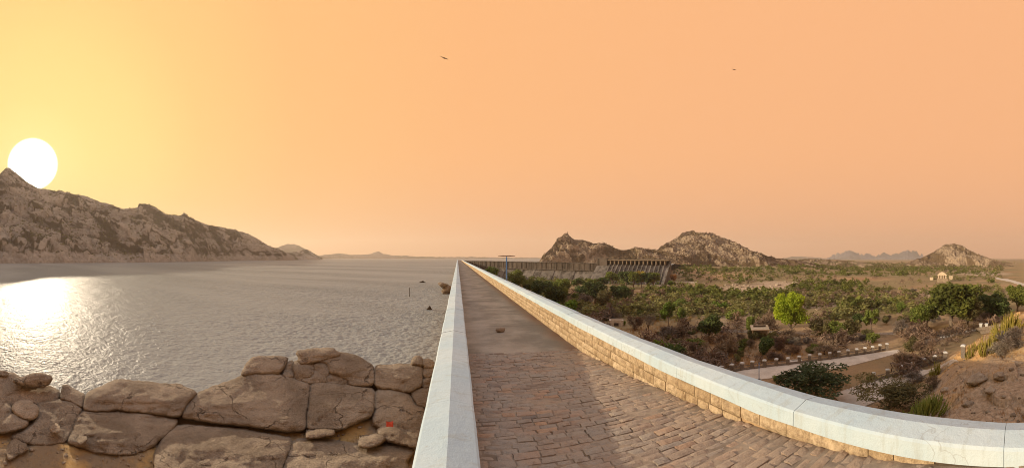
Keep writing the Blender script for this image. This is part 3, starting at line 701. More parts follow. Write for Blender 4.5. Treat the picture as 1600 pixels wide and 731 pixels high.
def in_frame(x, y):
    R = math.hypot(x, y); pxx = VX + F * math.atan2(x, y)
    return -10 < pxx < 1610 and HY + F * (EYE - float(ramp_z(y))) / R < 745
spots = sorted([s for s in spots if in_frame(s[1], s[2])]); far = MB()
for i, (R, x, y, L, d) in enumerate(spots):
    z = float(ramp_z(y)) - r.uniform(-.010, .010); me = BRK[r.randrange(12)]; rz = r.uniform(-.05, .05)
    if i < 298:
        o = link('brick', me, None, RAMP); o.location = (x, y, z); o.scale = (L - .022, d - .024, 1); o.rotation_euler = (r.uniform(-.05, .05), r.uniform(-.02, .02), rz)
    else:
        ca_, sa_ = math.cos(rz), math.sin(rz)
        far.add([((v.co.x * (L - .022)) * ca_ - v.co.y * (d - .024) * sa_ + x, v.co.x * (L - .022) * sa_ + v.co.y * (d - .024) * ca_ + y, v.co.z + z) for v in me.vertices], [tuple(p.vertices) for p in me.polygons])
fo = far.build('brick', M_BRICK_I, RAMP, False); fo['kind'] = 'stuff'

# our dam's own downstream face
b = MB(); b.hexa([(3.64, -30, -14), (12.5, -30, -14), (12.5, 302, -14), (3.64, 302, -14), (3.64, -30, rel(-1.95)), (3.70, -30, rel(-1.95)), (3.70, 302, rel(-1.95)), (3.64, 302, rel(-1.95))])
tag(b.build('dam_face', M_DAM), 'sloping masonry face of the near dam below the right parapet', 'dam')

# ------------------------------------------------------------------ far dam wall and spillway: along x + y = 300
U = Vector((1, -1, 0)).normalized(); Nn = Vector((-1, -1, 0)).normalized()   # U runs right, Nn faces us
O = Vector((0, 300, 0))
def dp(a, out, z): q = O + U * a + Nn * out; return (q.x, q.y, z)
LW = 87 * math.sqrt(2); LS = 118.3 * math.sqrt(2)
def crest_z(a): return 0.0 - 0.95 * a / LW
dam = thing('far_dam_wall', dp(LW / 2, 0, PLAIN), 'long dark streaked masonry dam wall running right to the spillway', 'dam')
def DB(b): # world-built parts parented without moving
    return b
def part(b, name, mat, root, smooth=False):
    o = b.build(name, mat, root, smooth); o.matrix_parent_inverse = root.matrix_basis.inverted(); return o
b = MB(); seg = 12
for i in range(seg):
    a0, a1 = LW * i / seg, LW * (i + 1) / seg
    z0, z1 = crest_z(a0), crest_z(a1)
    b.hexa([dp(a0, 0, -14), dp(a1, 0, -14), dp(a1, -4, -14), dp(a0, -4, -14), dp(a0, 0, z0), dp(a1, 0, z1), dp(a1, -4, z1), dp(a0, -4, z0)])
part(b, 'wall', M_DAM, dam)
b = MB()
b.hexa([dp(0, .5, -.1 + .28), dp(LW, .5, crest_z(LW) - .12), dp(LW, -.3, crest_z(LW) - .12), dp(0, -.3, .18), dp(0, .5, .46), dp(LW, .5, crest_z(LW) + .22), dp(LW, -.3, crest_z(LW) + .22), dp(0, -.3, .46)])
part(b, 'coping', M_DAM_PALE, dam)
pm = MB(); pm.box(-.3, .3, -.1, .1, 0, 1); pme = pm.mesh('pilaster')
for i in range(30):
    a = 2 + i * (LW - 3) / 29; zc = crest_z(a)
    o = link('pilaster', pme, M_DAM, dam); o.matrix_parent_inverse = dam.matrix_basis.inverted()
    o.location = dp(a, .12, zc - 4.6); o.rotation_euler.z = -math.pi / 4; o.scale = (1, 1, 4.45)
b = MB(); b.hexa([dp(0, 1.3, -5.1), dp(LW, 1.3, crest_z(LW) - 5.0), dp(LW, -.1, crest_z(LW) - 5.0), dp(0, -.1, -5.1), dp(0, 1.3, -4.6), dp(LW, 1.3, crest_z(LW) - 4.5), dp(LW, -.1, crest_z(LW) - 4.5), dp(0, -.1, -4.6)])
part(b, 'ledge', M_DAM, dam)
b = MB()
for i in range(24):
    a0, a1 = LW * i / 24, LW * (i + 1) / 24
    j = .25 * math.sin(i * 2.3); za, zb = crest_z(a0) - 5.05, crest_z(a1) - 5.05
    b.hexa([dp(a0, 7.5 + j, -14), dp(a1, 7.5 + j, -14), dp(a1, .05, -14), dp(a0, .05, -14), dp(a0, .55 + j, za), dp(a1, .55 + j, zb), dp(a1, .05, zb), dp(a0, .05, za)])
part(b, 'batter_face', M_DAM_PALE, dam)
spill = thing('spillway', dp((LW + LS) / 2, 0, PLAIN), 'gated spillway of pale piers and a flat bridge deck, sloping chute below', 'spillway')
b = MB(); zt = EYE - 1.15; Ln = LS - LW
def tb(b, a0, a1, o0, o1, z0, z1): b.hexa([dp(a0, o1, z0), dp(a1, o1, z0), dp(a1, o0, z0), dp(a0, o0, z0), dp(a0, o1, z1), dp(a1, o1, z1), dp(a1, o0, z1), dp(a0, o0, z1)])
tb(b, LW + .1, LS + 2, -5, .8, zt - .55, zt); part(b, 'bridge_deck', M_PIER, spill)
b = MB(); tb(b, LW + .2, LS + 2, .62, .8, zt + .003, zt + .75); part(b, 'railing', M_DAM, spill)
b = MB(); tb(b, LW - .1, LW + 7, -5.2, 1.0, -4, zt + .9); part(b, 'gatehouse', M_DAM, spill)
b = MB(); tb(b, LW + 7.02, LS + 2, -5.1, -4.9, -8, zt - .56); part(b, 'gate', M_DARK, spill)
NP = 14
for i in range(NP):
    a = LW + 9 + i * (Ln - 9.5) / (NP - 1); b = MB()
    tb(b, a - .36, a + .36, -4.8, .4, -1.96, zt - .553); part(b, 'pier', M_PIER, spill)
    b = MB()
    b.hexa([dp(a - .25, 16, -13.6), dp(a + .25, 16, -13.6), dp(a + .25, .5, -13.6), dp(a - .25, .5, -13.6), dp(a - .25, 15.8, -12.7), dp(a + .25, 15.8, -12.7), dp(a + .25, .5, -1.2), dp(a - .25, .5, -1.2)])
    part(b, 'chute_rib', M_DAM_PALE, spill)
b = MB(); tb(b, LW + 7.02, LS + .99, -4.89, .44, -8, -1.97); part(b, 'sill', M_DAM, spill)
b = MB(); b.hexa([dp(LW + .05, 15, -14), dp(LS + 1, 15, -14), dp(LS + 1, .45, -14), dp(LW + .05, .45, -14), dp(LW + .05, 15, -13.3), dp(LS + 1, 15, -13.3), dp(LS + 1, .45, -1.99), dp(LW + .05, .45, -1.99)])
part(b, 'chute', M_DAM_PALE, spill)
b = MB(); b.hexa([dp(LS + 1, 19, -14), dp(LS + 2.6, 19, -14), dp(LS + 2.6, -5, -14), dp(LS + 1, -5, -14), dp(LS + 1, 19, -12.9), dp(LS + 2.6, 19, -12.9), dp(LS + 2.6, -5, .6), dp(LS + 1, -5, .6)])
part(b, 'side_wall', M_DAM_PALE, spill)

# ------------------------------------------------------------------ granite outcrop on the lake shore (left foreground)
RY = np.array([[540, 12.2], [547, 12.0], [600, 10.8], [660, 9.3], [690, 8.5], [731, 7.5], [860, 5.0]])
def Rs(py): return np.interp(py, RY[:, 0], RY[:, 1])
SH_C = np.array([[-200, 612], [0, 604], [60, 606], [100, 622], [130, 622], [150, 612], [230, 606], [285, 612], [305, 622], [340, 612], [390, 590], [425, 570], [470, 562], [560, 562], [580, 575], [640, 577], [720, 580]], float)
th = np.linspace(-1.75, -.045, 260); RR = np.concatenate([np.linspace(2.2, 14, 150), np.linspace(14.2, 30, 30)])
TH, RG = np.meshgrid(th, RR, indexing='ij')
pxg = VX + F * TH
yc = np.interp(pxg, SH_C[:, 0], SH_C[:, 1]); Rc = Rs(yc)
SHB = .42
yq = np.interp(RG - SHB, RY[::-1, 1], RY[::-1, 0])                 # photo row met at this distance
zb = EYE - (yq - HY) / F * (RG - SHB)
zc = EYE - (yc - HY) / F * Rc
zb = np.where(RG < 7.5, EYE - 4.37, zb)
X, Y = RG * np.sin(TH), RG * np.cos(TH)
Z = np.where(RG <= Rc + SHB, zb, zc - (RG - Rc - SHB) * .8) - .16
# the soil lies level with the slabs in the lower left corner and along the dirt ledge
Z = Z + 0.14 * sstep(RG, 9.0, 8.2) * sstep(pxg, 330, 120)
Z = Z + .10 * fbm(X * .8, Y * .8, 0, 4, 21) + .05 * fbm(X * 4, Y * 4, 0, 3, 22)
Z = np.maximum(Z, WZ - 2.5)
me = fast_mesh('rocky_shore', np.stack([X, Y, Z], -1).reshape(-1, 3), grid_faces(len(th), len(RR))[:, ::-1])
struct(link('rocky_shore', me, M_SHORE), 'ochre dirt and rubble among the granite slabs on the lake shore', 'shore')

def smooth_poly(P, n=2):
    P = np.asarray(P, float)
    for _ in range(n):
        Q = np.roll(P, -1, 0); P = np.stack([.78 * P + .22 * Q, .22 * P + .78 * Q], 1).reshape(-1, 2)
    return P
def boulder(name, poly, label, bulge=.42, wpx=16, lift=0.0, flat=None, thick=.8, seed=0, mat=None, spacing=2.7, lean=1.0, rough=1.0, cat='boulder', grow=2.7):
    P = smooth_poly(poly, 1); n = len(P)
    nx_ = np.roll(P, -1, 0) - np.roll(P, 1, 0); nn_ = np.stack([nx_[:, 1], -nx_[:, 0]], -1); nn_ /= np.linalg.norm(nn_, axis=1)[:, None] + 1e-9
    area = .5 * np.sum(P[:, 0] * np.roll(P[:, 1], -1) - np.roll(P[:, 0], -1) * P[:, 1]); P = P + nn_ * np.sign(area) * grow
    L = np.linalg.norm(np.roll(P, -1, 0) - P, axis=1); s = np.concatenate([[0], np.cumsum(L)])
    m = max(14, int(s[-1] / spacing)); q = np.linspace(0, s[-1], m, endpoint=False)
    Pc = np.vstack([P, P[:1]]); B = np.stack([np.interp(q, s, Pc[:, 0]), np.interp(q, s, Pc[:, 1])], -1)
    B += np.stack([fbm(B[:, 0] * .12, B[:, 1] * .12, seed, 4, 5), fbm(B[:, 0] * .12, B[:, 1] * .12, seed, 4, 6)], -1) * 1.9 * rough
    x0, y0 = B.min(0); x1, y1 = B.max(0)
    gx, gy = np.meshgrid(np.arange(x0 + 1, x1, spacing), np.arange(y0 + 1, y1, spacing))
    rr = np.random.default_rng(seed + 3)
    G = np.stack([gx.ravel(), gy.ravel()], -1) + rr.uniform(-.7, .7, (gx.size, 2))
    A, C = B, np.roll(B, -1, 0)
    def dist(Pt):
        d = np.full(len(Pt), 1e9); ins = np.zeros(len(Pt), bool)
        for a, c in zip(A, C):
            e = c - a; tt = np.clip(((Pt - a) @ e) / max(e @ e, 1e-9), 0, 1)
            d = np.minimum(d, np.linalg.norm(Pt - a - tt[:, None] * e, axis=1))
            cond = (a[1] > Pt[:, 1]) != (c[1] > Pt[:, 1])
            if cond.any(): ins ^= cond & (Pt[:, 0] < (c[0] - a[0]) * (Pt[:, 1] - a[1]) / (c[1] - a[1] + 1e-12) + a[0])
        return d, ins
    d, ins = dist(G); k = ins & (d > spacing * .55); G, d = G[k], d[k]
    V2 = np.vstack([B, G]); dd = np.concatenate([np.zeros(m), d])
    out = geometry.delaunay_2d_cdt([Vector(v) for v in V2], [(i, (i + 1) % m) for i in range(m)], [list(range(m))], 1, 1e-5)
    vo = np.array([tuple(v) for v in out[0]]); src = out[3]
    dd = np.array([dd[s_[0]] if s_ else 0 for s_ in src])
    cy = B[:, 1].mean()
    ybase = y1 if flat is None else flat
    R = Rs(vo[:, 1]) * lean + (1 - lean) * Rs(np.full(len(vo), ybase)) if flat is None else Rs(np.full(len(vo), ybase)) + (ybase - vo[:, 1]) * .012
    wp_ = wpx * (.42 + .35 * np.clip(fbm(vo[:, 0] * .03, vo[:, 1] * .03, seed * 3.3, 3, 47) + .3, 0, 1))
    prof = .40 * np.sqrt(np.clip(1 - (1 - np.clip(dd / (wp_ * .7), 0, 1)) ** 2.0, 0, 1)) + .60 * np.clip(dd / (wpx * 3.0), 0, 1) ** .8
    inner = np.clip(dd / (wpx * .4), 0, 1)
    nz = .13 * fbm(vo[:, 0] * .018, vo[:, 1] * .035, seed * 1.7, 4, 40) + .05 * fbm(vo[:, 0] * .09, vo[:, 1] * .14, seed * 1.7, 3, 41)
    # a few shallow ledges running along the slab
    nz = nz + .05 * np.abs(fbm(vo[:, 0] * .05, vo[:, 1] * .08, seed * 1.3, 4, 48)) - .05 * np.clip(1 - np.abs(fbm(vo[:, 0] * .012 + vo[:, 1] * .01, vo[:, 1] * .03, seed * 2.7, 3, 49)) / .05, 0, 1)
    ld = fbm(vo[:, 0] * .006, vo[:, 1] * .055, seed * 2.1, 3, 43); nz = nz + .035 * np.tanh(ld * 7)
    R0 = R + .16 - lift
    Rf = R0 - .68 * bulge * prof - nz * inner * rough
    sn, cs = np.sin((vo[:, 0] - VX) / F), np.cos((vo[:, 0] - VX) / F)
    tz = (HY - vo[:, 1]) / F
    VF = np.stack([Rf * sn, Rf * cs, EYE + tz * Rf], -1)
    Rb = R0 + .02 + thick * prof
    shrink = 1 - .0  # the back keeps the outline's own height and sinks a little behind
    VB = np.stack([Rb * sn, Rb * cs, EYE + tz * R0 - .10 * inner - .25 * thick * prof * (np.clip((cy - vo[:, 1]) / max(cy - y0, 1), 0, 1))], -1)
    faces = [tuple(f) for f in out[2]]
    N = len(vo)
    # orient front faces towards the camera (photo y runs down)
    Fc = []
    for f in faces:
        a, b_, c_ = vo[f[0]], vo[f[1]], vo[f[2]]
        if (b_[0] - a[0]) * (c_[1] - a[1]) - (b_[1] - a[1]) * (c_[0] - a[0]) > 0: f = f[::-1]
        Fc.append(f)
    back = [tuple(i + N for i in f[::-1]) for f in Fc]
    rim = [i for i in range(N) if src[i] and src[i][0] < m]
    order = sorted(rim, key=lambda i: src[i][0])
    side = [(order[i], order[(i + 1) % len(order)], order[(i + 1) % len(order)] + N, order[i] + N) for i in range(len(order))]
    V = np.vstack([VF, VB]); c0 = V.mean(0)
    me = pymesh(name, V - c0, Fc + back + side, True)
    import bmesh
    bm = bmesh.new(); bm.from_mesh(me); bmesh.ops.recalc_face_normals(bm, faces=bm.faces); bm.to_mesh(me); bm.free()
    me.polygons.foreach_set('use_smooth', [True] * len(me.polygons))
    o = link(name, me, mat or M_BOULDER); o.location = c0
    return tag(o, label, cat)
def c_a(P): return [(x / 3.638, 530 + y / 3.638) for x, y in P]
def c_b(P): return [(260 + x / 3.478, 530 + y / 3.478) for x, y in P]
BL = [
 (c_a([(-60, 200), (0, 200), (40, 198), (80, 205), (110, 222), (150, 240), (230, 262), (290, 275), (340, 305), (330, 345), (280, 355), (210, 372), (150, 352), (90, 372), (60, 385), (0, 372), (-60, 372)]), 'broad pale rounded rock at the left edge of the shore by the water', dict(bulge=.5, mat=1, lift=-.15)),
 (c_a([(0, 188), (20, 186), (40, 193), (40, 201), (0, 202), (-20, 196)]), 'tiny dark rock on top of the pale rounded rock', dict(bulge=.15, wpx=5, lift=.1, spacing=2)),
 (c_a([(70, 232), (110, 230), (150, 215), (200, 203), (250, 203), (285, 215), (292, 232), (265, 262), (220, 270), (160, 265), (120, 262), (100, 250)]), 'flat slab perched on the pale rounded rock at the left', dict(bulge=.4, wpx=8, lift=.35, flat=605, spacing=2.4)),
 (c_a([(365, 260), (410, 285), (450, 308), (483, 325), (475, 370), (460, 388), (420, 356), (380, 346), (342, 335), (355, 290)]), 'dark angular block wedged upright left of the wide upper boulder', dict(bulge=.35, wpx=7, lift=.05, spacing=2.4)),
 (c_a([(478, 400), (480, 350), (500, 310), (560, 280), (600, 270), (650, 240), (720, 234), (760, 245), (870, 255), (940, 262), (1020, 265), (1070, 285), (1115, 305), (1100, 330), (1060, 370), (1040, 410), (1015, 440), (960, 432), (880, 422), (800, 412), (740, 412), (690, 400), (620, 402), (560, 405), (510, 405)]), 'wide rounded upper boulder with a cleft, against the water', dict(bulge=.75, wpx=14, lift=.1)),
 (c_a([(470, 412), (500, 406), (600, 408), (740, 418), (850, 428), (940, 442), (1010, 462), (990, 500), (940, 545), (890, 590), (850, 620), (780, 645), (700, 660), (620, 655), (540, 640), (460, 615), (385, 590), (400, 550), (420, 500), (440, 450)]), 'big smooth slab directly under the wide rounded upper boulder', dict(bulge=.6, wpx=13)),
 (c_a([(210, 374), (260, 358), (310, 354), (360, 347), (420, 357), (465, 388), (460, 412), (430, 450), (415, 500), (390, 550), (370, 585), (280, 602), (200, 602), (110, 577), (60, 555), (130, 530), (180, 490), (215, 440)]), 'sloping slab between the small left stones and the big smooth slab', dict(bulge=.5, wpx=18)),
 (c_a([(70, 400), (85, 370), (120, 355), (175, 352), (180, 370), (210, 390), (215, 415), (195, 450), (160, 455), (120, 440), (90, 420)]), 'pale knobbly stone resting on the sloping slab', dict(bulge=.4, wpx=10, lift=.3, spacing=2.4, mat=1)),
 (c_a([(-40, 370), (0, 370), (30, 365), (55, 385), (65, 410), (40, 440), (0, 465), (-40, 465)]), 'small grey stone at the left edge above the tilted flat stone', dict(bulge=.35, wpx=8, lift=.2, spacing=2.4)),
 (c_a([(-40, 480), (0, 470), (50, 440), (80, 425), (110, 440), (150, 460), (155, 485), (110, 505), (60, 520), (0, 530), (-40, 530)]), 'tilted flat stone at the left edge under the pale knobbly stone', dict(bulge=.4, wpx=10, lift=.2, spacing=2.6)),
 (c_a([(60, 600), (85, 575), (120, 590), (155, 625), (130, 645), (90, 660), (50, 690), (40, 660)]), 'small pointed dark rock in the dirt at the lower left', dict(bulge=.35, wpx=8, lift=.25, spacing=2.2)),
 (c_a([(290, 506), (318, 500), (336, 510), (325, 524), (298, 522)]), 'small pale stone lying on the sloping slab', dict(bulge=.16, wpx=4, lift=.62, spacing=1.6, mat=1)),
 (c_a([(440, 580), (462, 560), (487, 566), (478, 585), (452, 596)]), 'small dark stone on the lower edge of the big smooth slab', dict(bulge=.16, wpx=4, lift=.55, spacing=1.6)),
 (c_b([(85, 400), (110, 350), (170, 300), (250, 265), (340, 235), (400, 210), (450, 190), (520, 185), (590, 190), (650, 205), (720, 225), (777, 246), (774, 300), (766, 370), (755, 430), (758, 490), (690, 500), (600, 492), (500, 480), (400, 467), (300, 457), (200, 442), (120, 432), (85, 425)]), 'huge domed boulder with an orange lichen patch, left half of the split pair', dict(bulge=.8, wpx=15)),
 (c_b([(784, 246), (830, 241), (870, 242), (940, 248), (1010, 258), (1070, 265), (1124, 278), (1129, 320), (1126, 390), (1110, 420), (1060, 440), (1000, 470), (940, 490), (860, 487), (767, 490), (764, 440), (774, 370), (782, 300)]), 'squarish right half of the split pair of huge boulders', dict(bulge=.75, wpx=12)),
 (c_b([(413, 185), (440, 140), (465, 108), (520, 100), (580, 98), (640, 102), (658, 108), (638, 140), (613, 188), (570, 188), (500, 186), (450, 190), (425, 200)]), 'rounded block on top of the huge domed boulder, left of the black gap', dict(bulge=.55, wpx=12, lift=.1, spacing=2.8)),
 (c_b([(632, 198), (648, 158), (672, 128), (690, 122), (684, 150), (698, 170), (692, 212), (660, 206)]), 'narrow wedge of rock right of the black gap', dict(grow=2.9, bulge=.3, wpx=4, lift=.05, spacing=2.2)),
 (c_b([(700, 212), (700, 172), (690, 140), (706, 122), (745, 124), (795, 132), (803, 165), (796, 196), (750, 214), (722, 220)]), 'small block under the left end of the cap slab', dict(grow=2.9, bulge=.3, wpx=4, lift=.08, spacing=2.4)),
 (c_b([(726, 222), (752, 216), (798, 199), (806, 166), (800, 134), (860, 128), (878, 150), (884, 185), (862, 205), (868, 230), (780, 242)]), 'cracked middle block below the cap slab', dict(grow=2.9, bulge=.3, wpx=4, lift=.08, spacing=2.6)),
 (c_b([(866, 208), (886, 192), (940, 200), (972, 214), (990, 232), (965, 246), (900, 238), (870, 230)]), 'small rounded stone in the crack below the cracked middle block', dict(grow=2.9, bulge=.3, wpx=4, lift=.05, spacing=2.2)),
 (c_b([(884, 182), (880, 150), (864, 126), (820, 116), (890, 88), (925, 80), (1000, 86), (1050, 101), (1080, 126), (1115, 146), (1126, 162), (1126, 246), (1060, 252), (995, 246), (992, 230), (972, 210), (935, 194)]), 'large rounded shoulder block at the top of the outcrop', dict(bulge=.6, wpx=16, lift=.05)),
 (c_b([(708, 75), (760, 62), (850, 56), (905, 57), (915, 72), (960, 84), (880, 104), (805, 124), (760, 134), (712, 130), (725, 100)]), 'thin flat cap slab forming the highest point of the outcrop', dict(bulge=.5, wpx=7, lift=.15, spacing=2.2)),
 (c_b([(1133, 150), (1180, 145), (1250, 143), (1320, 142), (1352, 136), (1392, 150), (1390, 200), (1385, 255), (1350, 275), (1310, 288), (1270, 278), (1200, 264), (1135, 262)]), 'rectangular block right of the deep vertical crack', dict(bulge=.6, wpx=12, lift=.05)),
 (c_b([(1330, 132), (1338, 110), (1360, 95), (1390, 112), (1394, 145), (1355, 134)]), 'knob of rock on the right end of the rectangular block', dict(bulge=.35, wpx=8, lift=.2, spacing=2.2)),
 (c_b([(1140, 282), (1200, 272), (1270, 288), (1312, 298), (1338, 332), (1358, 364), (1400, 374), (1420, 480), (1360, 560), (1300, 530), (1230, 500), (1160, 480), (1120, 450), (1135, 400), (1134, 330)]), 'broad slab below the rectangular block, with the red scrap on it', dict(bulge=.55, wpx=16)),
 (c_b([(1326, 292), (1380, 268), (1440, 262), (1440, 370), (1402, 368), (1365, 358), (1345, 325)]), 'small slab between the broad slab and the white parapet', dict(bulge=.4, wpx=9, spacing=2.6)),
 (c_b([(1392, 118), (1420, 112), (1450, 120), (1448, 150), (1410, 152), (1394, 140)]), 'top yellowish stone of the rubble beside the white parapet', dict(bulge=.35, wpx=6, lift=.15, spacing=2.2, mat=1)),
 (c_b([(1396, 155), (1450, 152), (1450, 205), (1400, 208)]), 'middle yellowish stone of the rubble beside the white parapet', dict(bulge=.35, wpx=6, lift=.1, spacing=2.2, mat=1)),
 (c_b([(1394, 212), (1448, 208), (1442, 258), (1392, 262)]), 'lowest brown stone of the rubble beside the white parapet', dict(bulge=.35, wpx=6, lift=.05, spacing=2.2)),
 (c_b([(-60, 615), (0, 515), (50, 482), (110, 472), (200, 480), (300, 490), (400, 494), (500, 512), (600, 532), (688, 547), (653, 640), (616, 730), (-62, 730), (-66, 660)]), 'long low front slab, left part, at the bottom of the outcrop', dict(bulge=.65, wpx=14)),
 (c_b([(694, 550), (800, 547), (900, 557), (1000, 572), (1100, 587), (1200, 577), (1300, 582), (1350, 592), (1322, 640), (1296, 672), (1330, 730), (622, 730), (658, 640)]), 'long low front slab, right part, beside the foot of the white parapet', dict(bulge=.6, wpx=13)),
 (c_b([(752, 526), (800, 505), (860, 496), (905, 500), (910, 514), (850, 528), (790, 535)]), 'thin pale flat stone lying in the dirt ledge', dict(bulge=.3, wpx=5, lift=.35, spacing=1.8, mat=1)),
 (c_b([(1035, 572), (1075, 545), (1130, 525), (1175, 528), (1190, 542), (1150, 572), (1090, 590)]), 'loose leaning stone at the right end of the dirt ledge', dict(bulge=.4, wpx=8, lift=.35, spacing=2.2)),
 (c_b([(1150, 495), (1190, 478), (1250, 490), (1310, 530), (1370, 566), (1360, 590), (1310, 578), (1240, 560), (1190, 545), (1155, 520)]), 'dark lumpy rock below the red scrap', dict(bulge=.5, wpx=10, lift=.2, spacing=2.6)),
]
for i, (poly, label, kw) in enumerate(BL):
    kw = dict(kw); m = kw.pop('mat', None)
    boulder('boulder', poly, label, seed=i + 1, mat=M_BOULDER_PALE if m else M_BOULDER, **kw)

# rubble and dry grass in the dirt
def rock_mesh(name, seed, sub=2, rough=.28):
    import bmesh
    bm = bmesh.new(); bmesh.ops.create_icosphere(bm, subdivisions=sub, radius=.5)
    co = np.array([v.co[:] for v in bm.verts]); n = co / np.linalg.norm(co, axis=1)[:, None]
    d = 1 + rough * 1.5 * fbm(n[:, 0] * 1.6 + seed * 9, n[:, 1] * 1.6, n[:, 2] * 1.6, 3, seed)
    for ax in np.random.default_rng(seed).normal(size=(5, 3)):      # planar facets
        ax /= np.linalg.norm(ax); t = n @ ax; d = np.where(t > .62, np.minimum(d, .62 * .95 / np.maximum(t, .2) * 1.05), d)
    for v, k in zip(bm.verts, d): v.co *= k
    me = bpy.data.meshes.new(name); bm.to_mesh(me); bm.free()
    me.polygons.foreach_set('use_smooth', [True] * len(me.polygons)); return me
ROCKS = [rock_mesh('rock', s) for s in range(8)]
ROCK_ARR = [(np.array([v.co[:] for v in m.vertices]), np.array([p.vertices[:] for p in m.polygons])) for m in ROCKS]
def rock_heap(name, pts, sizes, mat, label, cat='rocks'):
    V, Q, b = [], [], 0; r = np.random.default_rng(len(pts))
    for p, s in zip(pts, sizes):
        v, q = ROCK_ARR[r.integers(8)]; a = r.uniform(0, 6.3); ca_, sa_ = math.cos(a), math.sin(a)
        v = v * np.array([s, s * r.uniform(.6, 1), s * r.uniform(.45, .8)])
        v = np.stack([v[:, 0] * ca_ - v[:, 1] * sa_, v[:, 0] * sa_ + v[:, 1] * ca_, v[:, 2]], -1) + np.array(p)
        V.append(v); Q.append(q + b); b += len(v)
    o = link(name, fast_mesh(name, np.vstack(V), np.vstack(Q)), mat); return tag(o, label, cat, None, 'stuff')
r = np.random.default_rng(5)
def shore_z(px, R):
    i = int(np.clip(np.searchsorted(th, (px - VX) / F), 0, len(th) - 1)); j = int(np.clip(np.searchsorted(RR, R), 0, len(RR) - 1)); return float(Z[i, j])
pts, sz = [], []
for _ in range(420):
    if r.random() < .6: px, R = r.uniform(-60, 330), r.uniform(6.5, 8.8)
    else: px, R = r.uniform(380, 640), r.uniform(8.3, 9.9)
    s, c, _t = ray(px, 0); pts.append((R * s, R * c, shore_z(px, R) + .01)); sz.append(.03 + .12 * r.random() ** 3)
rock_heap('rubble', pts, sz, M_BOULDER_PALE, 'small broken stones scattered in the ochre dirt on the shore')

# ------------------------------------------------------------------ vegetation kit
def quads(C, A, B):
    n = len(C); V = np.stack([C - A - B, C + A - B, C + A + B, C - A + B], 1).reshape(-1, 3)
    return V, np.arange(4 * n).reshape(n, 4)
def leaf_arrays(blobs, n, size, seed, aspect=.6, radial=0.0, shell=.45):
    r = np.random.default_rng(seed); b = np.array(blobs, float)
    wgt = (b[:, 3] * b[:, 4] * b[:, 5]) ** .667; k = r.choice(len(b), n, p=wgt / wgt.sum())
    d = r.normal(size=(n, 3)); d /= np.linalg.norm(d, axis=1)[:, None]
    rad = shell + (1 - shell) * r.random(n) ** .6
    rad *= 1 + .22 * fbm(d[:, 0] * 2.2 + k * 3.1, d[:, 1] * 2.2, d[:, 2] * 2.2, 2, seed)
    C = b[k, :3] + d * b[k, 3:6] * rad[:, None]
    nrm = r.normal(size=(n, 3)) + d * .7; nrm /= np.linalg.norm(nrm, axis=1)[:, None]
    t = np.cross(nrm, r.normal(size=(n, 3))); t /= np.linalg.norm(t, axis=1)[:, None]
    if radial: t = t * (1 - radial) + d * radial + np.array([0, 0, .35 * radial]); t /= np.linalg.norm(t, axis=1)[:, None]
    u = np.cross(t, nrm); u /= np.linalg.norm(u, axis=1)[:, None] + 1e-9
    s = size * (.55 + .9 * r.random(n))[:, None]
    return quads(C, t * s, u * s * aspect)
def blobs_round(seed, n=14, z0=.12, flat=1.0, rad=.2):
    r = random.Random(seed); out = []
    for i in range(n):
        a = r.uniform(0, 6.28); e = r.uniform(-.25, 1) ; q = r.uniform(.12, .30)
        out.append((q * math.cos(a), q * math.sin(a), z0 + (1 - z0) * (.48 + .34 * e * flat), r.uniform(.65, 1.1) * rad, r.uniform(.65, 1.1) * rad, r.uniform(.5, .9) * rad * 1.0))
    return out
def blobs_bush(seed, n=9):
    r = random.Random(seed); out = []
    for i in range(n):
        a = r.uniform(0, 6.28); q = r.uniform(.05, .36); h = r.uniform(.15, .72) * (1 - .5 * q)
        out.append((q * math.cos(a), q * math.sin(a), h, r.uniform(.13, .22), r.uniform(.13, .22), r.uniform(.16, .28)))
    return out
def blobs_flat(seed, n=16):
    r = random.Random(seed); out = []
    for i in range(n):
        a = r.uniform(0, 6.28); q = r.uniform(.02, .42)
        out.append((q * math.cos(a), q * math.sin(a), r.uniform(.42, .93) - .5 * q * q, r.uniform(.12, .2), r.uniform(.12, .2), r.uniform(.06, .12)))
    return out
def lmesh(name, arr): return fast_mesh(name, arr[0], arr[1], False)
def trunk_mesh(blobs, seed, r0=.028, fork=.32, limbs=6):
    b = MB(); r = random.Random(seed)
    b.tube([(0, 0, -.04), (r.uniform(-.01, .01), 0, fork * .5), (r.uniform(-.02, .02), r.uniform(-.02, .02), fork)], [r0 * 1.25, r0, r0 * .85], 7)
    for bl in r.sample(list(blobs), min(limbs, len(blobs))):
        m = (bl[0] * .45 + r.uniform(-.03, .03), bl[1] * .45 + r.uniform(-.03, .03), fork + (bl[2] - fork) * .5)
        b.tube([(0, 0, fork - .03), m, (bl[0], bl[1], bl[2])], [r0 * .7, r0 * .45, r0 * .15], 5, False)
    return b.mesh('trunk', True)
CROWN = {}
def crown(key, kind, nleaf, size, seeds, aspect=.6, radial=0.0, shell=.45, **kw):
    L = []
    for s in seeds:
        bl = {'round': blobs_round, 'bush': blobs_bush, 'flat': blobs_flat}[kind](s, **kw)
        L.append((leaf_arrays(bl, nleaf, size, s, aspect, radial, shell), bl, s))
    CROWN[key] = L
crown('big', 'round', 7000, .021, [1, 2, 3], n=30, rad=.18, z0=-.02, shell=.3)
crown('lime', 'round', 14000, .0135, [4], n=40, rad=.17, z0=-.08, shell=.2)
crown('small', 'round', 1900, .031, [5, 6, 7, 8], n=12, rad=.2)
crown('bush', 'bush', 1600, .030, [9, 10, 11, 12])
crown('twig', 'bush', 2300, .038, [13, 14, 15, 16], aspect=.15, radial=.75, shell=.1)
crown('acacia', 'flat', 4600, .016, [17, 18], n=26)
crown('feather', 'flat', 4200, .022, [19], aspect=.25, n=22)
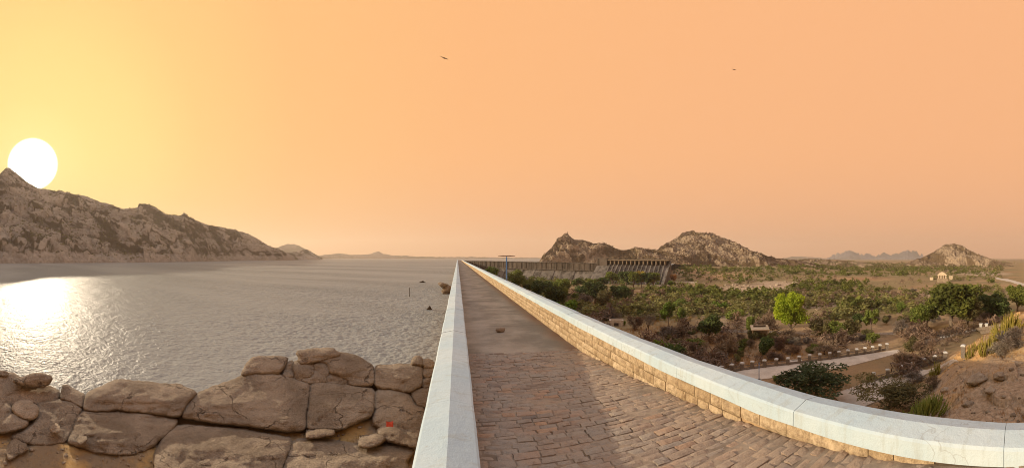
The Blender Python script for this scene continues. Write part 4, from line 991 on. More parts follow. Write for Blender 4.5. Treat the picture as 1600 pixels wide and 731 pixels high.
crown('wisp', 'round', 1500, .026, [20, 21], n=14, aspect=.18, radial=.5, rad=.19)
CM = {}
def crown_mesh(key, i, mat):
    k = (key, i % len(CROWN[key]), mat)
    if k not in CM:
        arr, bl, s = CROWN[key][k[1]]
        me = lmesh('crown', arr); me.materials.append(ML[mat]); CM[k] = me
    return CM[k]
TM = {}
def trunk_for(key, i, fork, r0):
    k = (key, i % len(CROWN[key]), fork, r0)
    if k not in TM:
        arr, bl, s = CROWN[key][k[1]]; TM[k] = trunk_mesh(bl, s, r0, fork); TM[k].materials.append(M_BARK)
    return TM[k]
VEG = random.Random(77)
def plant(name, px, py, wpx, hpx, key, mat, label, cat='tree', group=None, trunk=None, R=None, z=None, sink=.02):
    if R is None: p, R = gp(px, py)
    else: p = at(px, py, R)
    if z is not None: p.z = z
    W, H = wpx * 1.16 / F * R, hpx * 1.10 / F * R
    i = VEG.randrange(4)
    p = Vector((p.x, p.y, p.z - sink * H))
    root = thing(name, p, label, cat, group, VEG.uniform(0, 6.28), (W, W, H))
    link('crown', crown_mesh(key, i, mat), None, root)
    if trunk is not None: link('trunk', trunk_for(key, i, trunk[0], trunk[1]), None, root)
    else: link('stem', trunk_for(key, i, .22, .018), None, root)
    PLACED.append((p.x, p.y, W * .5)); return root
PLACED = []

TREES = [
 ('tree', 1236, 525, 58, 71, 'lime', 'lime', 'bright lime green round tree standing alone on the plain', (.18, .016)),
 ('tree', 1487, 512, 100, 70, 'big', 'mid', 'largest broad dark green tree at the right behind the road', (.25, .03)),
 ('tree', 1447, 515, 50, 42, 'big', 'mid', 'lower olive green tree at the left foot of the largest tree', (.2, .03)),
 ('tree', 1512, 512, 56, 44, 'big', 'olive', 'olive yellow tree in front of the largest tree', (.2, .03)),
 ('tree', 1552, 503, 62, 44, 'big', 'dark', 'very dark green tree behind the yellow euphorbia on the slope', (.2, .03)),
 ('tree', 1590, 487, 44, 42, 'big', 'mid', 'green tree cut by the right edge of the view', (.2, .03)),
 ('tree', 1409, 498, 18, 26, 'small', 'mid', 'small slim tree with a bare trunk left of the largest tree', (.4, .03)),
 ('tree', 1361, 521, 26, 36, 'small', 'mid', 'small round tree with a visible trunk between the lime tree and the largest tree', (.4, .03)),
 ('tree', 1343, 518, 24, 28, 'small', 'dark', 'dark small tree just left of the small round tree', (.35, .03)),
 ('tree', 1408, 527, 32, 28, 'wisp', 'grey', 'leafless grey brown tree with a short trunk above the upper road', (.35, .03)),
 ('shrub', 1424, 546, 32, 22, 'bush', 'olive', 'olive bush at the far end of the upper road', None),
 ('shrub', 1418, 572, 50, 29, 'twig', 'brown', 'dark purple brown twiggy bush between the two roads', None),
 ('shrub', 1197, 552, 38, 34, 'bush', 'dark', 'dark green bush in front of the roofed shelter', None),
 ('shrub', 1135, 556, 44, 36, 'twig', 'brown', 'large dark brown twiggy bush left of the shelter', None),
 ('tree', 1108, 536, 50, 44, 'small', 'dark', 'branching dark green tree left of the dark brown twiggy bush', (.3, .03)),
 ('shrub', 1090, 556, 36, 24, 'twig', 'brown', 'rounded brown bush below the branching dark green tree', None),
 ('shrub', 1198, 515, 32, 33, 'twig', 'brown', 'tall brown leafless bush just left of the lime tree', None),
 ('shrub', 1172, 515, 22, 28, 'bush', 'mid', 'green bush behind the shelter roof', None),
 ('shrub', 1280, 524, 38, 35, 'bush', 'olive', 'dark olive bush immediately right of the lime tree', None),
 ('shrub', 1304, 524, 30, 30, 'bush', 'mid', 'green bush right of the dark olive bush', None),
 ('shrub', 1328, 524, 30, 34, 'bush', 'olive', 'tall olive brown bush left of the dark small tree', None),
 ('shrub', 1288, 554, 50, 24, 'twig', 'brown', 'wide dark brown bush behind the railing of the upper road', None),
 ('shrub', 1241, 553, 26, 18, 'twig', 'brown', 'low brown bush below the lime tree', None),
 ('shrub', 1212, 563, 34, 16, 'twig', 'brown', 'low dark brown bush behind the railing left of the concrete slab', None),
 ('shrub', 1263, 537, 22, 12, 'twig', 'grey', 'small pale brown bush right below the lime tree trunk', None),
 ('tree', 1044, 512, 24, 38, 'small', 'fresh', 'yellow green young tree with a thin trunk, left of its twin', (.42, .025)),
 ('tree', 1066, 515, 18, 34, 'small', 'mid', 'slim green tree with a thin trunk right of the yellow green young tree', (.42, .025)),
 ('tree', 1013, 522, 26, 32, 'wisp', 'grey', 'leafless tree near the left young trees', (.3, .03)),
 ('shrub', 991, 515, 28, 26, 'twig', 'brown', 'brown bush right of the roofless ruin', None),
 ('shrub', 1034, 556, 26, 34, 'bush', 'fresh', 'bright green bush rising just behind the white parapet', None),
 ('shrub', 1058, 562, 36, 34, 'bush', 'dark', 'dark green bush just behind the white parapet', None),
 ('shrub', 1025, 500, 16, 13, 'twig', 'grey', 'grey domed bush behind the yellow green young tree', None),
 ('shrub', 943, 480, 38, 36, 'bush', 'olive', 'large rounded olive green bush left on the plain', None),
 ('shrub', 889, 497, 48, 38, 'bush', 'fresh', 'bright fresh green bush nearest the white parapet', None),
 ('tree', 768, 440, 22, 23, 'small', 'fresh', 'yellow green tree top over the parapet left of the blue pole', (.3, .03)),
 ('tree', 810, 460, 32, 38, 'acacia', 'mid', 'layered green tree over the parapet right of the blue pole', (.3, .03)),
 ('tree', 846, 470, 44, 32, 'big', 'dark', 'dark green tree under the dam wall right of the layered tree', (.2, .03)),
 ('tree', 878, 470, 34, 34, 'big', 'mid', 'green tree under the middle of the dam wall', (.2, .03)),
 ('tree', 828, 457, 30, 18, 'big', 'mid', 'green tree at the foot of the dam wall behind the layered tree', (.2, .03)),
 ('tree', 858, 459, 34, 19, 'big', 'dark', 'dark tree at the middle foot of the dam wall', (.2, .03)),
 ('tree', 866, 484, 44, 36, 'big', 'dark', 'dark round tree close behind the parapet left of the fresh green bush', (.2, .03)),
 ('tree', 930, 474, 42, 34, 'big', 'dark', 'dark crown just left of the large rounded olive bush', (.2, .03)),
 ('tree', 968, 472, 34, 26, 'big', 'dark', 'dark green crown right of the large rounded olive bush', (.2, .03)),
 ('tree', 990, 451, 24, 25, 'small', 'mid', 'green tree left of the yellowish tree under the spillway', (.25, .03)),
 ('tree', 942, 452, 26, 18, 'small', 'dark', 'dark tree under the gatehouse end of the dam wall', (.25, .03)),
 ('tree', 1012, 451, 20, 24, 'small', 'dark', 'dark tree right of the yellowish tree under the spillway', (.25, .03)),
 ('shrub', 1062, 484, 40, 20, 'bush', 'mid', 'wide green bush in the row behind the two young trees', None),
 ('shrub', 1098, 483, 36, 22, 'bush', 'mid', 'green bush in the row left of the dry river bed', None),
 ('shrub', 1125, 486, 34, 20, 'bush', 'fresh', 'light green bush nearest the dry river bed', None),
 ('shrub', 1148, 500, 34, 24, 'bush', 'mid', 'green bush above the large dark brown twiggy bush', None),
 ('shrub', 915, 465, 40, 26, 'bush', 'dark', 'dark bush under the dam wall left of the large olive bush', None),
 ('shrub', 916, 478, 30, 22, 'twig', 'grey', 'greyish bush left of the large rounded olive bush', None),
 ('shrub', 952, 500, 34, 22, 'twig', 'grey', 'pale grey bush at the left of the roofless ruin', None),
 ('tree', 902, 452, 26, 17, 'small', 'dark', 'dark tree against the batter of the dam wall', (.25, .03)),
 ('tree', 928, 452, 24, 16, 'small', 'mid', 'small green tree against the right end of the dam wall', (.25, .03)),
 ('tree', 957, 449, 28, 24, 'small', 'mid', 'leftmost tree of the line under the spillway', (.25, .03)),
 ('tree', 978, 450, 26, 26, 'small', 'dark', 'dark tree in the line under the spillway', (.25, .03)),
 ('tree', 1002, 450, 20, 26, 'small', 'yellow', 'yellowish tree in the line under the spillway', (.25, .03)),
 ('tree', 1021, 450, 26, 24, 'small', 'mid', 'rightmost green tree of the line under the spillway', (.25, .03)),
 ('tree', 1052, 443, 11, 14, 'small', 'orange', 'small orange leaved tree beside the spillway side wall', (.25, .03)),
 ('shrub', 1047, 448, 16, 11, 'bush', 'fresh', 'fresh green bush under the orange leaved tree', None),
 ('tree', 1275, 627, 112, 52, 'acacia', 'acacia', 'wide dark flat topped acacia just behind the white parapet', (.4, .02)),
]
RFIX = {1275: 37.5}
for nm, px, py, wp, hp, key, mat, label, tr in TREES:
    plant(nm, px, py, wp, hp, key, mat, label, 'tree' if nm == 'tree' else 'bush', None, tr, RFIX.get(px))
plant('shrub', 1388, 648, 112, 52, 'feather', 'olive', 'feathery yellow green bush right of the dark acacia', 'bush', None, None)

# euphorbia clumps: bundles of upright succulent stems
def euphorbia(px, py, wpx, hpx, n, mat, label, R=None):
    if R is None: p, R = gp(px, py)
    else: p = at(px, py, R); p.z = gz(p.x, p.y)
    W, H = wpx / F * R, hpx / F * R; r = random.Random(px); b = MB()
    for i in range(n):
        a = r.uniform(0, 6.28); q = math.sqrt(r.random()) * .5 * W; h = H * r.uniform(.5, 1.0) * (1 - .45 * (q / (.5 * W)) ** 2)
        x0, y0 = q * math.cos(a), q * math.sin(a); rad = H * .016 + .012
        lx, ly = x0 * .25 + r.uniform(-.06, .06) * H, y0 * .25 + r.uniform(-.06, .06) * H
        zg = gz(p.x + x0, p.y + y0) - p.z
        zg = max(min(zg, .3 * H), -.6 * H)
        b.tube([(x0 * .8, y0 * .8, zg - .1), (x0 + lx * .4, y0 + ly * .4, zg + h * .5), (x0 + lx, y0 + ly, zg + h)], [rad * .9, rad, rad * .45], 5)
        if r.random() < .6:
            b.tube([(x0 + lx * .3, y0 + ly * .3, zg + h * .4), (x0 + lx * .3 + r.uniform(-.12, .12) * H, y0 + ly * .3 + r.uniform(-.12, .12) * H, zg + h * .62), (x0 + lx * .3 + r.uniform(-.14, .14) * H, y0 + ly * .3 + r.uniform(-.14, .14) * H, zg + h * .92)], [rad * .7, rad * .8, rad * .4], 4)
    o = b.build('euphorbia', ML[mat], None, True); o.location = p
    return tag(o, label, 'bush')
euphorbia(1440, 656, 76, 36, 190, 'euphg', 'dense spiky green succulent clump nearest the white parapet')
euphorbia(1461, 588, 18, 24, 36, 'euph', 'small yellow green succulent clump on the lower edge of the slope')
euphorbia(1519, 556, 20, 18, 50, 'euph', 'low yellow succulent clump at the foot of the sunlit slope')
euphorbia(1543, 551, 30, 32, 60, 'euph', 'tall spiky yellow succulent clump on the sunlit slope')
euphorbia(1574, 524, 46, 36, 110, 'euph', 'long yellow succulent clump along the crest of the slope')
plant('shrub', 1458, 607, 28, 22, 'twig', 'brown', 'dark dry bush under the small succulent clump on the slope', 'bush')
plant('shrub', 1578, 540, 54, 36, 'twig', 'grey', 'dry brown bush on the crest below the long yellow succulents', 'bush')
plant('shrub', 1560, 556, 34, 26, 'twig', 'grey', 'dry brown bush right of the tall spiky succulent clump', 'bush')
plant('shrub', 1428, 600, 40, 20, 'twig', 'grey', 'low dry bush hanging over the lower road edge', 'bush')
plant('shrub', 1216, 596, 16, 12, 'bush', 'mid', 'small green tuft at the left of the dark acacia', 'bush')
plant('shrub', 1359, 596, 16, 11, 'bush', 'mid', 'small green tuft at the nearest post of the lower railing', 'bush')

# ------------------------------------------------------------------ roads, railings and small structures on the plain
def ribbon(name, L, Rr, lift, mat, label, cat='road', n=40):
    A = np.array([gp(px, py)[0][:] for px, py in L]); B = np.array([gp(px, py)[0][:] for px, py in Rr])
    u = np.linspace(0, 1, n); ta = np.linspace(0, 1, len(A)); tb_ = np.linspace(0, 1, len(B))
    A = np.stack([np.interp(u, ta, A[:, i]) for i in range(3)], -1); B = np.stack([np.interp(u, tb_, B[:, i]) for i in range(3)], -1)
    V = []
    for a, b_ in zip(A, B):
        for t in np.linspace(0, 1, 6):
            q = a * (1 - t) + b_ * t; V.append((q[0], q[1], max(gz(q[0], q[1]), q[2] - .3) + lift))
    m = len(V); V = V + [(x, y, z - .5) for x, y, z in V]
    Fc = [tuple(f) for f in grid_faces(n, 6)]
    rim = [i * 6 for i in range(n)] + [(n - 1) * 6 + j for j in range(1, 6)] + [i * 6 + 5 for i in range(n - 2, -1, -1)] + [j for j in range(4, 0, -1)]
    Fc += [(rim[i], rim[(i + 1) % len(rim)], rim[(i + 1) % len(rim)] + m, rim[i] + m) for i in range(len(rim))]
    me = pymesh(name, V, Fc, False)
    import bmesh
    bm = bmesh.new(); bm.from_mesh(me); bmesh.ops.recalc_face_normals(bm, faces=bm.faces)
    top = max(bm.faces, key=lambda f: f.calc_center_median().z)
    bm.to_mesh(me); bm.free()
    return struct(link(name, me, mat), label, cat)
ribbon('road', [(1100, 594), (1160, 580), (1240, 569), (1330, 558), (1402, 547)], [(1120, 610), (1187, 594), (1245, 586), (1330, 572), (1408, 551)], .10, M_ROAD, 'upper pale concrete road with a post railing along its far side')
ribbon('road', [(1300, 618), (1350, 600), (1395, 589), (1440, 578), (1490, 562)], [(1330, 645), (1392, 619), (1412, 604), (1452, 583), (1498, 566)], .10, M_ROAD, 'lower pale concrete road curving under the rocky slope')
ribbon('dirt_track', [(1110, 514), (1200, 517), (1290, 521), (1400, 519)], [(1110, 518), (1200, 521), (1290, 525), (1400, 523)], .05, M_BED, 'narrow dirt track running behind the lime tree', 'path')
ribbon('dirt_track', [(1555, 433), (1575, 436), (1600, 443), (1640, 450)], [(1557, 436), (1577, 440), (1600, 447), (1640, 455)], .05, M_CONC, 'pale far track at the right edge of the plain', 'path')
ribbon('dirt_track', [(1430, 536), (1470, 523), (1520, 512), (1570, 502)], [(1436, 541), (1478, 529), (1528, 517), (1580, 506)], .05, M_BED, 'pale track edged with white stones by the gate posts', 'path')

post_me = MB(); post_me.box(-.22, .22, -.22, .22, -.3, .92); post_m = post_me.mesh('post'); post_m.materials.append(M_POST)
capm = MB(); capm.box(-.26, .26, -.26, .26, .923, 1.06, .0); capm.box(-.23, .23, -.23, .23, 1.061, 1.13, .1); cap_m = capm.mesh('cap'); cap_m.materials.append(M_WHITE)
def railing(pts, label):
    P = [gp(px, py)[0] for px, py in pts]
    root = thing('railing', P[0], label, 'railing')
    for i, p in enumerate(P):
        po = link('post', post_m, None, root); po.location = p - P[0]; po.rotation_euler.z = .5
        cp = link('cap', cap_m, None, po)
        if i:
            a, c = P[i - 1] - P[0], p - P[0]
            for k, z in enumerate((.30, .62)):
                b = MB(); d = (c - a).normalized() * .18
                b.tube([a + d + Vector((0, 0, z)), c - d + Vector((0, 0, z))], [.045, .045], 6); b.build('rail', M_POST, root)
            b = MB(); d = (c - a).normalized(); n_ = Vector((-d.y, d.x, 0)) * .13; s_ = d * .17
            b.hexa([a + s_ - n_ + Vector((0, 0, -.4)), c - s_ - n_ + Vector((0, 0, -.4)), c - s_ + n_ + Vector((0, 0, -.4)), a + s_ + n_ + Vector((0, 0, -.4)),
                    a + s_ - n_ + Vector((0, 0, .2)), c - s_ - n_ + Vector((0, 0, .2)), c - s_ + n_ + Vector((0, 0, .2)), a + s_ + n_ + Vector((0, 0, .2))]); b.build('kerb', M_POST, root)
    return root
railing([(1127, 585.5), (1143.5, 582), (1159.5, 579.5), (1175.5, 577), (1194.5, 575), (1213, 572.5), (1231, 571), (1249, 568.5), (1265, 566), (1281, 564.5), (1296.5, 562.5), (1311, 560.5), (1325, 558), (1338.7, 556), (1351.7, 553.5), (1363.5, 551.5), (1375, 549), (1386, 547)], 'railing of square posts with white caps along the upper road')
railing([(1365, 596.5), (1387, 590.5), (1407.5, 584.5), (1426, 579), (1444, 572.5), (1460.5, 567.5), (1477, 562.5)], 'shorter railing of square posts with white caps beside the lower road')
def single_post(px, py, label):
    p, R = gp(px, py); root = thing('bollard', p, label, 'bollard'); po = link('post', post_m, None, root); link('cap', cap_m, None, po)
single_post(1505, 558, 'single white capped post at the foot of the sunlit slope')

# gate pillars and row of white stones
for px, lab in ((1532.6, 'left white gate pillar on the track below the dark trees'), (1541.5, 'right white gate pillar on the track below the dark trees')):
    p, R = gp(px, 513.5); b = MB(); b.box(-.35, .35, -.3, .3, -.3, .95, .04); b.box(-.42, .42, -.36, .36, .953, 1.07); o = b.build('gate_pillar', M_WHITE); o.location = p; tag(o, lab, 'pillar')
r = random.Random(9); ORD = 'first second third fourth fifth sixth seventh eighth ninth tenth eleventh twelfth thirteenth'.split()
for i in range(13):
    u = i / 12; px = 1471 + u * 58; py = 528.5 - u * 13 + r.uniform(-.8, .8)
    p, R = gp(px, py); o = link('stone', ROCKS[i % 8], None); 
    if not ROCKS[i % 8].materials: ROCKS[i % 8].materials.append(M_WHITE)
    s = r.uniform(.5, .85); o.location = p + Vector((0, 0, .12)); o.scale = (s, s * .8, s * .7); o.rotation_euler.z = r.uniform(0, 6)
    tag(o, ORD[12 - i] + ' white painted stone from the gate pillars in the row along the track', 'stone', 'white stones edging the track')

def poles():
    p = Vector((4.05, 29.6, 0)); root = thing('lamp_post', p, 'blue metal pole with a brown crossbar behind the right parapet', 'pole')
    b = MB(); b.tube([(0, 0, -6), (0, 0, 0), (0, 0, 2.56)], [.08, .065, .055], 10); b.build('pole', M_BLUE, root, True)
    b = MB(); b.tube([(-.72, 0, 2.60), (-.3, 0, 2.625), (.3, 0, 2.625), (.72, 0, 2.60)], [.025, .035, .035, .025], 8); b.build('crossbar', M_RUST, root, True)
    p, R = gp(1186, 594); root = thing('lamp_post', p, 'thin dark pole standing on the near edge of the upper road', 'pole')
    b = MB(); b.tube([(0, 0, -.3), (0, 0, 2.25)], [.05, .04], 8); b.build('pole', M_BLUE, root, True); b = MB(); b.box(-.07, .07, -.07, .07, 2.252, 2.36, .02); b.build('cap', M_RUST, root)
    b = MB(); b.box(-.14, .14, -.14, .14, -.3, .16, .02); b.build('base', M_POST, root)
poles()

def shelter():
    p, R = gp(1187, 528); k = R / F; root = thing('shelter', p, 'small roadside shelter with a pale flat tilted roof left of the lime tree', 'shelter', None, -.72)
    w = 14 * k; d = 1.3
    b = MB(); b.box(-w * .88, w * .88, -d * .1, d, -.3, 1.55); b.build('wall', M_GREY, root)
    for sx in (-1, 1):
        b = MB(); b.box(sx * w * .86 - .09, sx * w * .86 + .09, -d - .02, -d + .16, -.3, 1.6); b.build('post', M_CREAM, root)
    b = MB(); b.hexa([(-w, -d - .2, 1.62), (w, -d - .2, 1.62), (w, d + .2, 1.98), (-w, d + .2, 1.98), (-w, -d - .2, 1.78), (w, -d - .2, 1.78), (w, d + .2, 2.14), (-w, d + .2, 2.14)]); rf = b.build('roof', M_CREAM, root)
    b = MB(); b.box(-w * .7, w * .7, .2, .28, 2.0, 2.34); b.build('ridge_beam', M_WOOD, root)
shelter()
def ruin():
    p, R = gp(963, 508); k = R / F; root = thing('ruined_hut', p, 'roofless pinkish ruined hut on the plain left', 'hut', None, -.44)
    w, d, h = 11 * k, 8 * k, 8.5 * k
    for nm, a in (('wall', (-w, w, -d, -d + .35, -.5, h)), ('wall', (-w, w, d - .35, d, -.5, h * 1.05)), ('wall', (-w, -w + .35, -d + .36, d - .36, -.5, h * .98)), ('wall', (w - .35, w, -d + .36, d - .36, -.5, h * .9))):
        b = MB(); b.box(*a); b.build(nm, M_CONC if a[0] < 0 else M_GREY, root)
    b = MB(); b.box(-.5, .5, -d - .03, -d - .004, -.2, h * .55); b.build('doorway', M_DARK, root)
ruin()
def pavilion():
    p, R = gp(1472, 441); k = R / F; root = thing('pavilion', p, 'small cream pavilion with arched front on a stone platform before the pyramid hill', 'pavilion', None, -1.3)
    w = 6.6 * k
    b = MB(); b.box(-w * 1.25, w * 1.45, -w * .7, w * .7, -1, 6 * k, .3); b.build('platform', M_PIER, root)
    z0 = 6 * k; h = 4.6 * k
    for i in range(4):
        x = -w + .4 + i * (2 * w - .8) / 3; b = MB(); b.box(x - .38, x + .38, -w * .55, -w * .55 + .7, z0, z0 + h); b.build('pillar', M_CREAM, root)
    b = MB(); b.box(-w + .05, w - .05, w * .1, w * .5, z0, z0 + h); b.build('back_wall', M_CREAM, root)
    b = MB(); b.box(-w * 1.08, w * 1.08, -w * .62, w * .62, z0 + h + .003, z0 + h + .5); b.build('cornice', M_CREAM, root)
    b = MB(); b.prism([(-w, z0 + h + .5), (-w * .55, z0 + h + 1.6), (0, z0 + h + 2.3), (w * .55, z0 + h + 1.6), (w, z0 + h + .5)], -w * .5, w * .5, lambda a, y, z: (a, y, z)); b.build('roof', M_CREAM, root)
    for sx, hh in ((-1.75, 1.5), (1.45, 2.4)):
        p2, R2 = gp(1472 + sx * 9.5, 437.5); b = MB(); b.box(-1.1, 1.1, -.9, .9, -1, hh); b.box(-1.25, 1.25, -1.05, 1.05, hh + .003, hh + .35); o = b.build('kiosk', M_CREAM); o.location = p2
        o.rotation_euler.z = -1.3; tag(o, 'small cream kiosk left of the pavilion' if sx < 0 else 'small cream kiosk right of the pavilion', 'kiosk')
pavilion()
p, R = gp(1243, 566.5); b = MB(); b.box(-1.0, 1.0, -.6, .6, -.3, .28, .06); o = b.build('concrete_slab', M_CONC); o.location = p; o.rotation_euler.z = -.7; tag(o, 'pale concrete slab lying behind the railing of the upper road', 'slab')
p, R = gp(1070, 443); b = MB(); b.box(-7, 7, -1.2, 1.2, -1, .9); o = b.build('low_wall', M_CONC); o.location = p; o.rotation_euler.z = -.62; tag(o, 'low pale wall right of the spillway foot', 'wall')

# walkway and lake clutter
o = link('stone_block', BLK[2].copy(), None); o.data.materials.clear(); o.data.materials.append(M_BED); o.location = (1.40, 12.0, -.02); o.scale = (2.6, .3, .17); o.rotation_euler.z = math.pi / 2 - .1
o.data = rock_mesh('loose_brick', 4, 2, .1); o.data.materials.append(M_BED); o.name = 'loose_brick'; o.scale = (.34, .22, .26); o.location = (1.42, 11.9, .07); o.rotation_euler.z = .1
tag(o, 'broken stone lump lying alone on the walkway', 'stone')
p = at(780, 438.5, 31.5); p.z = rel(-1.60); o = link('pebble', rock_mesh('pebble', 5, 1), M_WOOD); o.location = p; o.scale = (.20, .3, .13); tag(o, 'dark stone left on top of the right parapet near the blue pole', 'stone')
b = MB(); b.box(-.55, .55, -.6, .6, -6, -.55); o = b.build('concrete_pier', M_WHITE); o.location = (4.6, 28.0, 0.65); tag(o, 'small white concrete block beside the foot of the blue pole', 'block')
def wat(px, py): s, c, t = ray(px, py); R = -(6.0) / t; return Vector((R * s, R * c, WZ)), R
p, R = wat(699, 459); k = R / F
for dx, dz, sx, sz, lab, seed in ((-.5, 14 * k, 12 * k, 7 * k, 'rounded boulder balanced on top in the lake beside the parapet', 1), (2 * k, 5.5 * k, 12 * k, 13 * k, 'boulder in the lake under the balanced one', 2), (-3.0 * k, .3, 7 * k, 4 * k, 'low wet rock at the waterline beside the two stacked boulders', 3)):
    m = rock_mesh('boulder', seed, 3, .22); m.materials.append(M_BOULDER); o = link('boulder', m); o.location = p + Vector((dx * 1.0 - 3 * k, 0, dz)); o.scale = (sx * 1.35, sx * 1.3, sz * 1.5); tag(o, lab, 'boulder')
for px, py, sx, lab in ((660, 441.5, 10, 'thin dark driftwood piece floating far out near the stacked boulders'), (671, 484, 8, 'small dark floating clump nearest the parapet')):
    p, R = wat(px, py); k = R / F; b = MB()
    b.tube([(-sx * k / 2, 0, .02), (-sx * k * .1, .1, .16), (sx * k / 2, 0, .05)], [.08, .22, .07], 6); b.tube([(-sx * k * .3, .1, .1), (sx * k * .1, -.1, .35), (sx * k * .3, -.1, .2)], [.1, .16, .06], 5)
    o = b.build('driftwood', M_WOOD, None, True); o.location = p; tag(o, lab, 'driftwood')
p, R = wat(640, 463.5); b = MB(); b.tube([(0, 0, -1), (.02, 0, .7), (-.04, 0, 1.42)], [.06, .055, .04], 7); o = b.build('stake', M_WOOD, None, True); o.location = p; tag(o, 'thin dark stake standing upright in the lake', 'stake')
# red scrap on the broad slab
def scrap():
    p = at(609, 663, 8.3); V = []; r = np.random.default_rng(4)
    for i in range(6):
        for j in range(5): V.append(((i / 5 - .5) * .16, r.uniform(-.02, .02) + (j / 4 - .5) * .06, (j / 4 - .5) * .10 + r.uniform(-.015, .015)))
    m = pymesh('red_scrap', V + [(x, y + .012, z) for x, y, z in V], [tuple(f) for f in grid_faces(6, 5)] + [tuple(i + 30 for i in f)[::-1] for f in grid_faces(6, 5)], True)
    o = link('red_scrap', m, M_RED); o.location = p; o.rotation_euler.z = .2; tag(o, 'crumpled red scrap lying on the broad slab by the parapet', 'scrap')
scrap()
def bird(px, py, wpx, R, label, bank):
    p = at(px, py, R); k = R / F; s = wpx * k / 2; b = MB()
    b.tube([(0, -.28 * s, 0), (0, -.16 * s, 0), (0, .1 * s, .01), (0, .30 * s, .02), (0, .42 * s, .01)], [.02 * s, .07 * s, .09 * s, .06 * s, .015 * s], 8)
    root = thing('bird', p, label, 'bird', None, .3); root.rotation_euler = (.12, bank, -(px - VX) / F + .25)
    b.build('body', M_BIRD, root, True)
    b = MB(); b.hexa([(-.09 * s, -.55 * s, -.008 * s), (.09 * s, -.55 * s, -.008 * s), (.04 * s, -.2 * s, -.008 * s), (-.04 * s, -.2 * s, -.008 * s), (-.09 * s, -.55 * s, .008 * s), (.09 * s, -.55 * s, .008 * s), (.04 * s, -.2 * s, .008 * s), (-.04 * s, -.2 * s, .008 * s)]); b.build('tail', M_BIRD, root)
    for sd in (-1, 1):
        sec = [(0.03, .20, -.14, .02, .03), (.35, .24, -.12, .12, .02), (.70, .14, -.12, .10, .014), (1.0, -.06, -.14, .02, .006)]
        V = []
        for x, yf, yb, z, t in sec: V += [(sd * x * s, yf * s, (z - t) * s), (sd * x * s, yb * s, (z - t * .3) * s), (sd * x * s, yb * s, (z + t * .3) * s), (sd * x * s, yf * s, (z + t) * s)]
        Fc = [(0, 1, 2, 3), (15, 14, 13, 12)] + [(i * 4 + j, i * 4 + 4 + j, i * 4 + 4 + (j + 1) % 4, i * 4 + (j + 1) % 4) for i in range(3) for j in range(4)]
        if sd < 0: Fc = [f[::-1] for f in Fc]
        link('wing', pymesh('wing', V, Fc, True), M_BIRD, root)
bird(694, 91, 13, 60, 'dark bird gliding high above the lake left of centre', .22)
bird(1147, 109, 8, 85, 'small dark bird gliding high above the rocky hills right', .1)

# ------------------------------------------------------------------ scrub
KEEP = []
def clear_of(x, y, rad):
    for a, b_, c_ in PLACED:
        if (a - x) ** 2 + (b_ - y) ** 2 < (c_ + rad) ** 2 * .5: return False
    return True
ROADPX = [(1100, 1410, 545, 612), (1290, 1500, 560, 660)]
def on_road(px, py):
    up = np.interp(px, [1100, 1160, 1240, 1330, 1402], [594, 580, 569, 558, 547]); lo = np.interp(px, [1120, 1187, 1245, 1330, 1408], [612, 596, 589, 575, 553])
    if 1090 < px < 1412 and up - 13 < py < lo + 20: return True
    up = np.interp(px, [1300, 1350, 1395, 1440, 1490], [618, 598, 586, 576, 560]); lo = np.interp(px, [1330, 1392, 1412, 1452, 1498], [648, 623, 608, 587, 570])
    if 1290 < px < 1500 and up - 12 < py < lo + 18: return True
    if 1110 < px < 1400 and 512 < py < 527: return True
    return False
KINDS_ = [('twig', 'brown', 'dry brown scrub', 'dry brown scrub on the plain', .40), ('bush', 'olive', 'low olive scrub', 'olive scrub on the plain', .27), ('bush', 'mid', 'green leafy scrub', 'green scrub on the plain', .17), ('twig', 'grey', 'pale twiggy scrub', 'grey scrub on the plain', .16)]
MARKS = [(1236, 525, 'lime green tree'), (1187, 527, 'roofed shelter'), (963, 507, 'ruined hut'), (1487, 512, 'largest dark tree'), (1275, 600, 'flat topped acacia'), (1172, 453, 'dry river bed'), (1030, 448, 'spillway foot'),
         (1361, 520, 'small round tree'), (1409, 498, 'small slim tree'), (1044, 512, 'young yellow green tree'), (1066, 515, 'slim young tree'), (1536, 513, 'white gate pillars'), (1243, 567, 'pale concrete slab'), (889, 497, 'fresh green bush'),
         (943, 480, 'large rounded olive bush'), (1108, 536, 'branching dark tree'), (1013, 522, 'leafless tree'), (1135, 556, 'large dark brown bush'), (1408, 527, 'leafless grey tree'), (1386, 548, 'upper road end'), (1186, 592, 'thin dark pole'), (1288, 554, 'wide dark brown bush'), (1310, 478, 'pale rock patch'), (1120, 486, 'light green bush'), (1440, 485, 'lower olive tree'), (1345, 474, 'pale sandy clearing'), (1000, 480, 'dark green crown')]
USED = set()
def bush_label(px, py, W, kd):
    best = min(MARKS, key=lambda m: math.hypot((m[0] - px), (m[1] - py) * 2.2)); dx, dy = px - best[0], (py - best[1]) * 2.2
    size = 'small' if W < 2.6 else 'mid sized' if W < 3.7 else 'large'
    far_ = 'just ' if math.hypot(dx, dy) < 24 else '' if math.hypot(dx, dy) < 46 else 'well '
    if abs(dx) > abs(dy) * 1.6: wh = 'left of' if dx < 0 else 'right of'
    elif abs(dy) > abs(dx) * 1.6: wh = 'behind' if dy < 0 else 'in front of'
    else: wh = ('behind and left of' if dx < 0 else 'behind and right of') if dy < 0 else ('in front and left of' if dx < 0 else 'in front and right of')
    return f"{size} {kd[2].split(' scrub')[0].split(' bush')[0]} bush {far_}{wh} the {best[2]}"
r = random.Random(21); cnt = 0; tries = 0
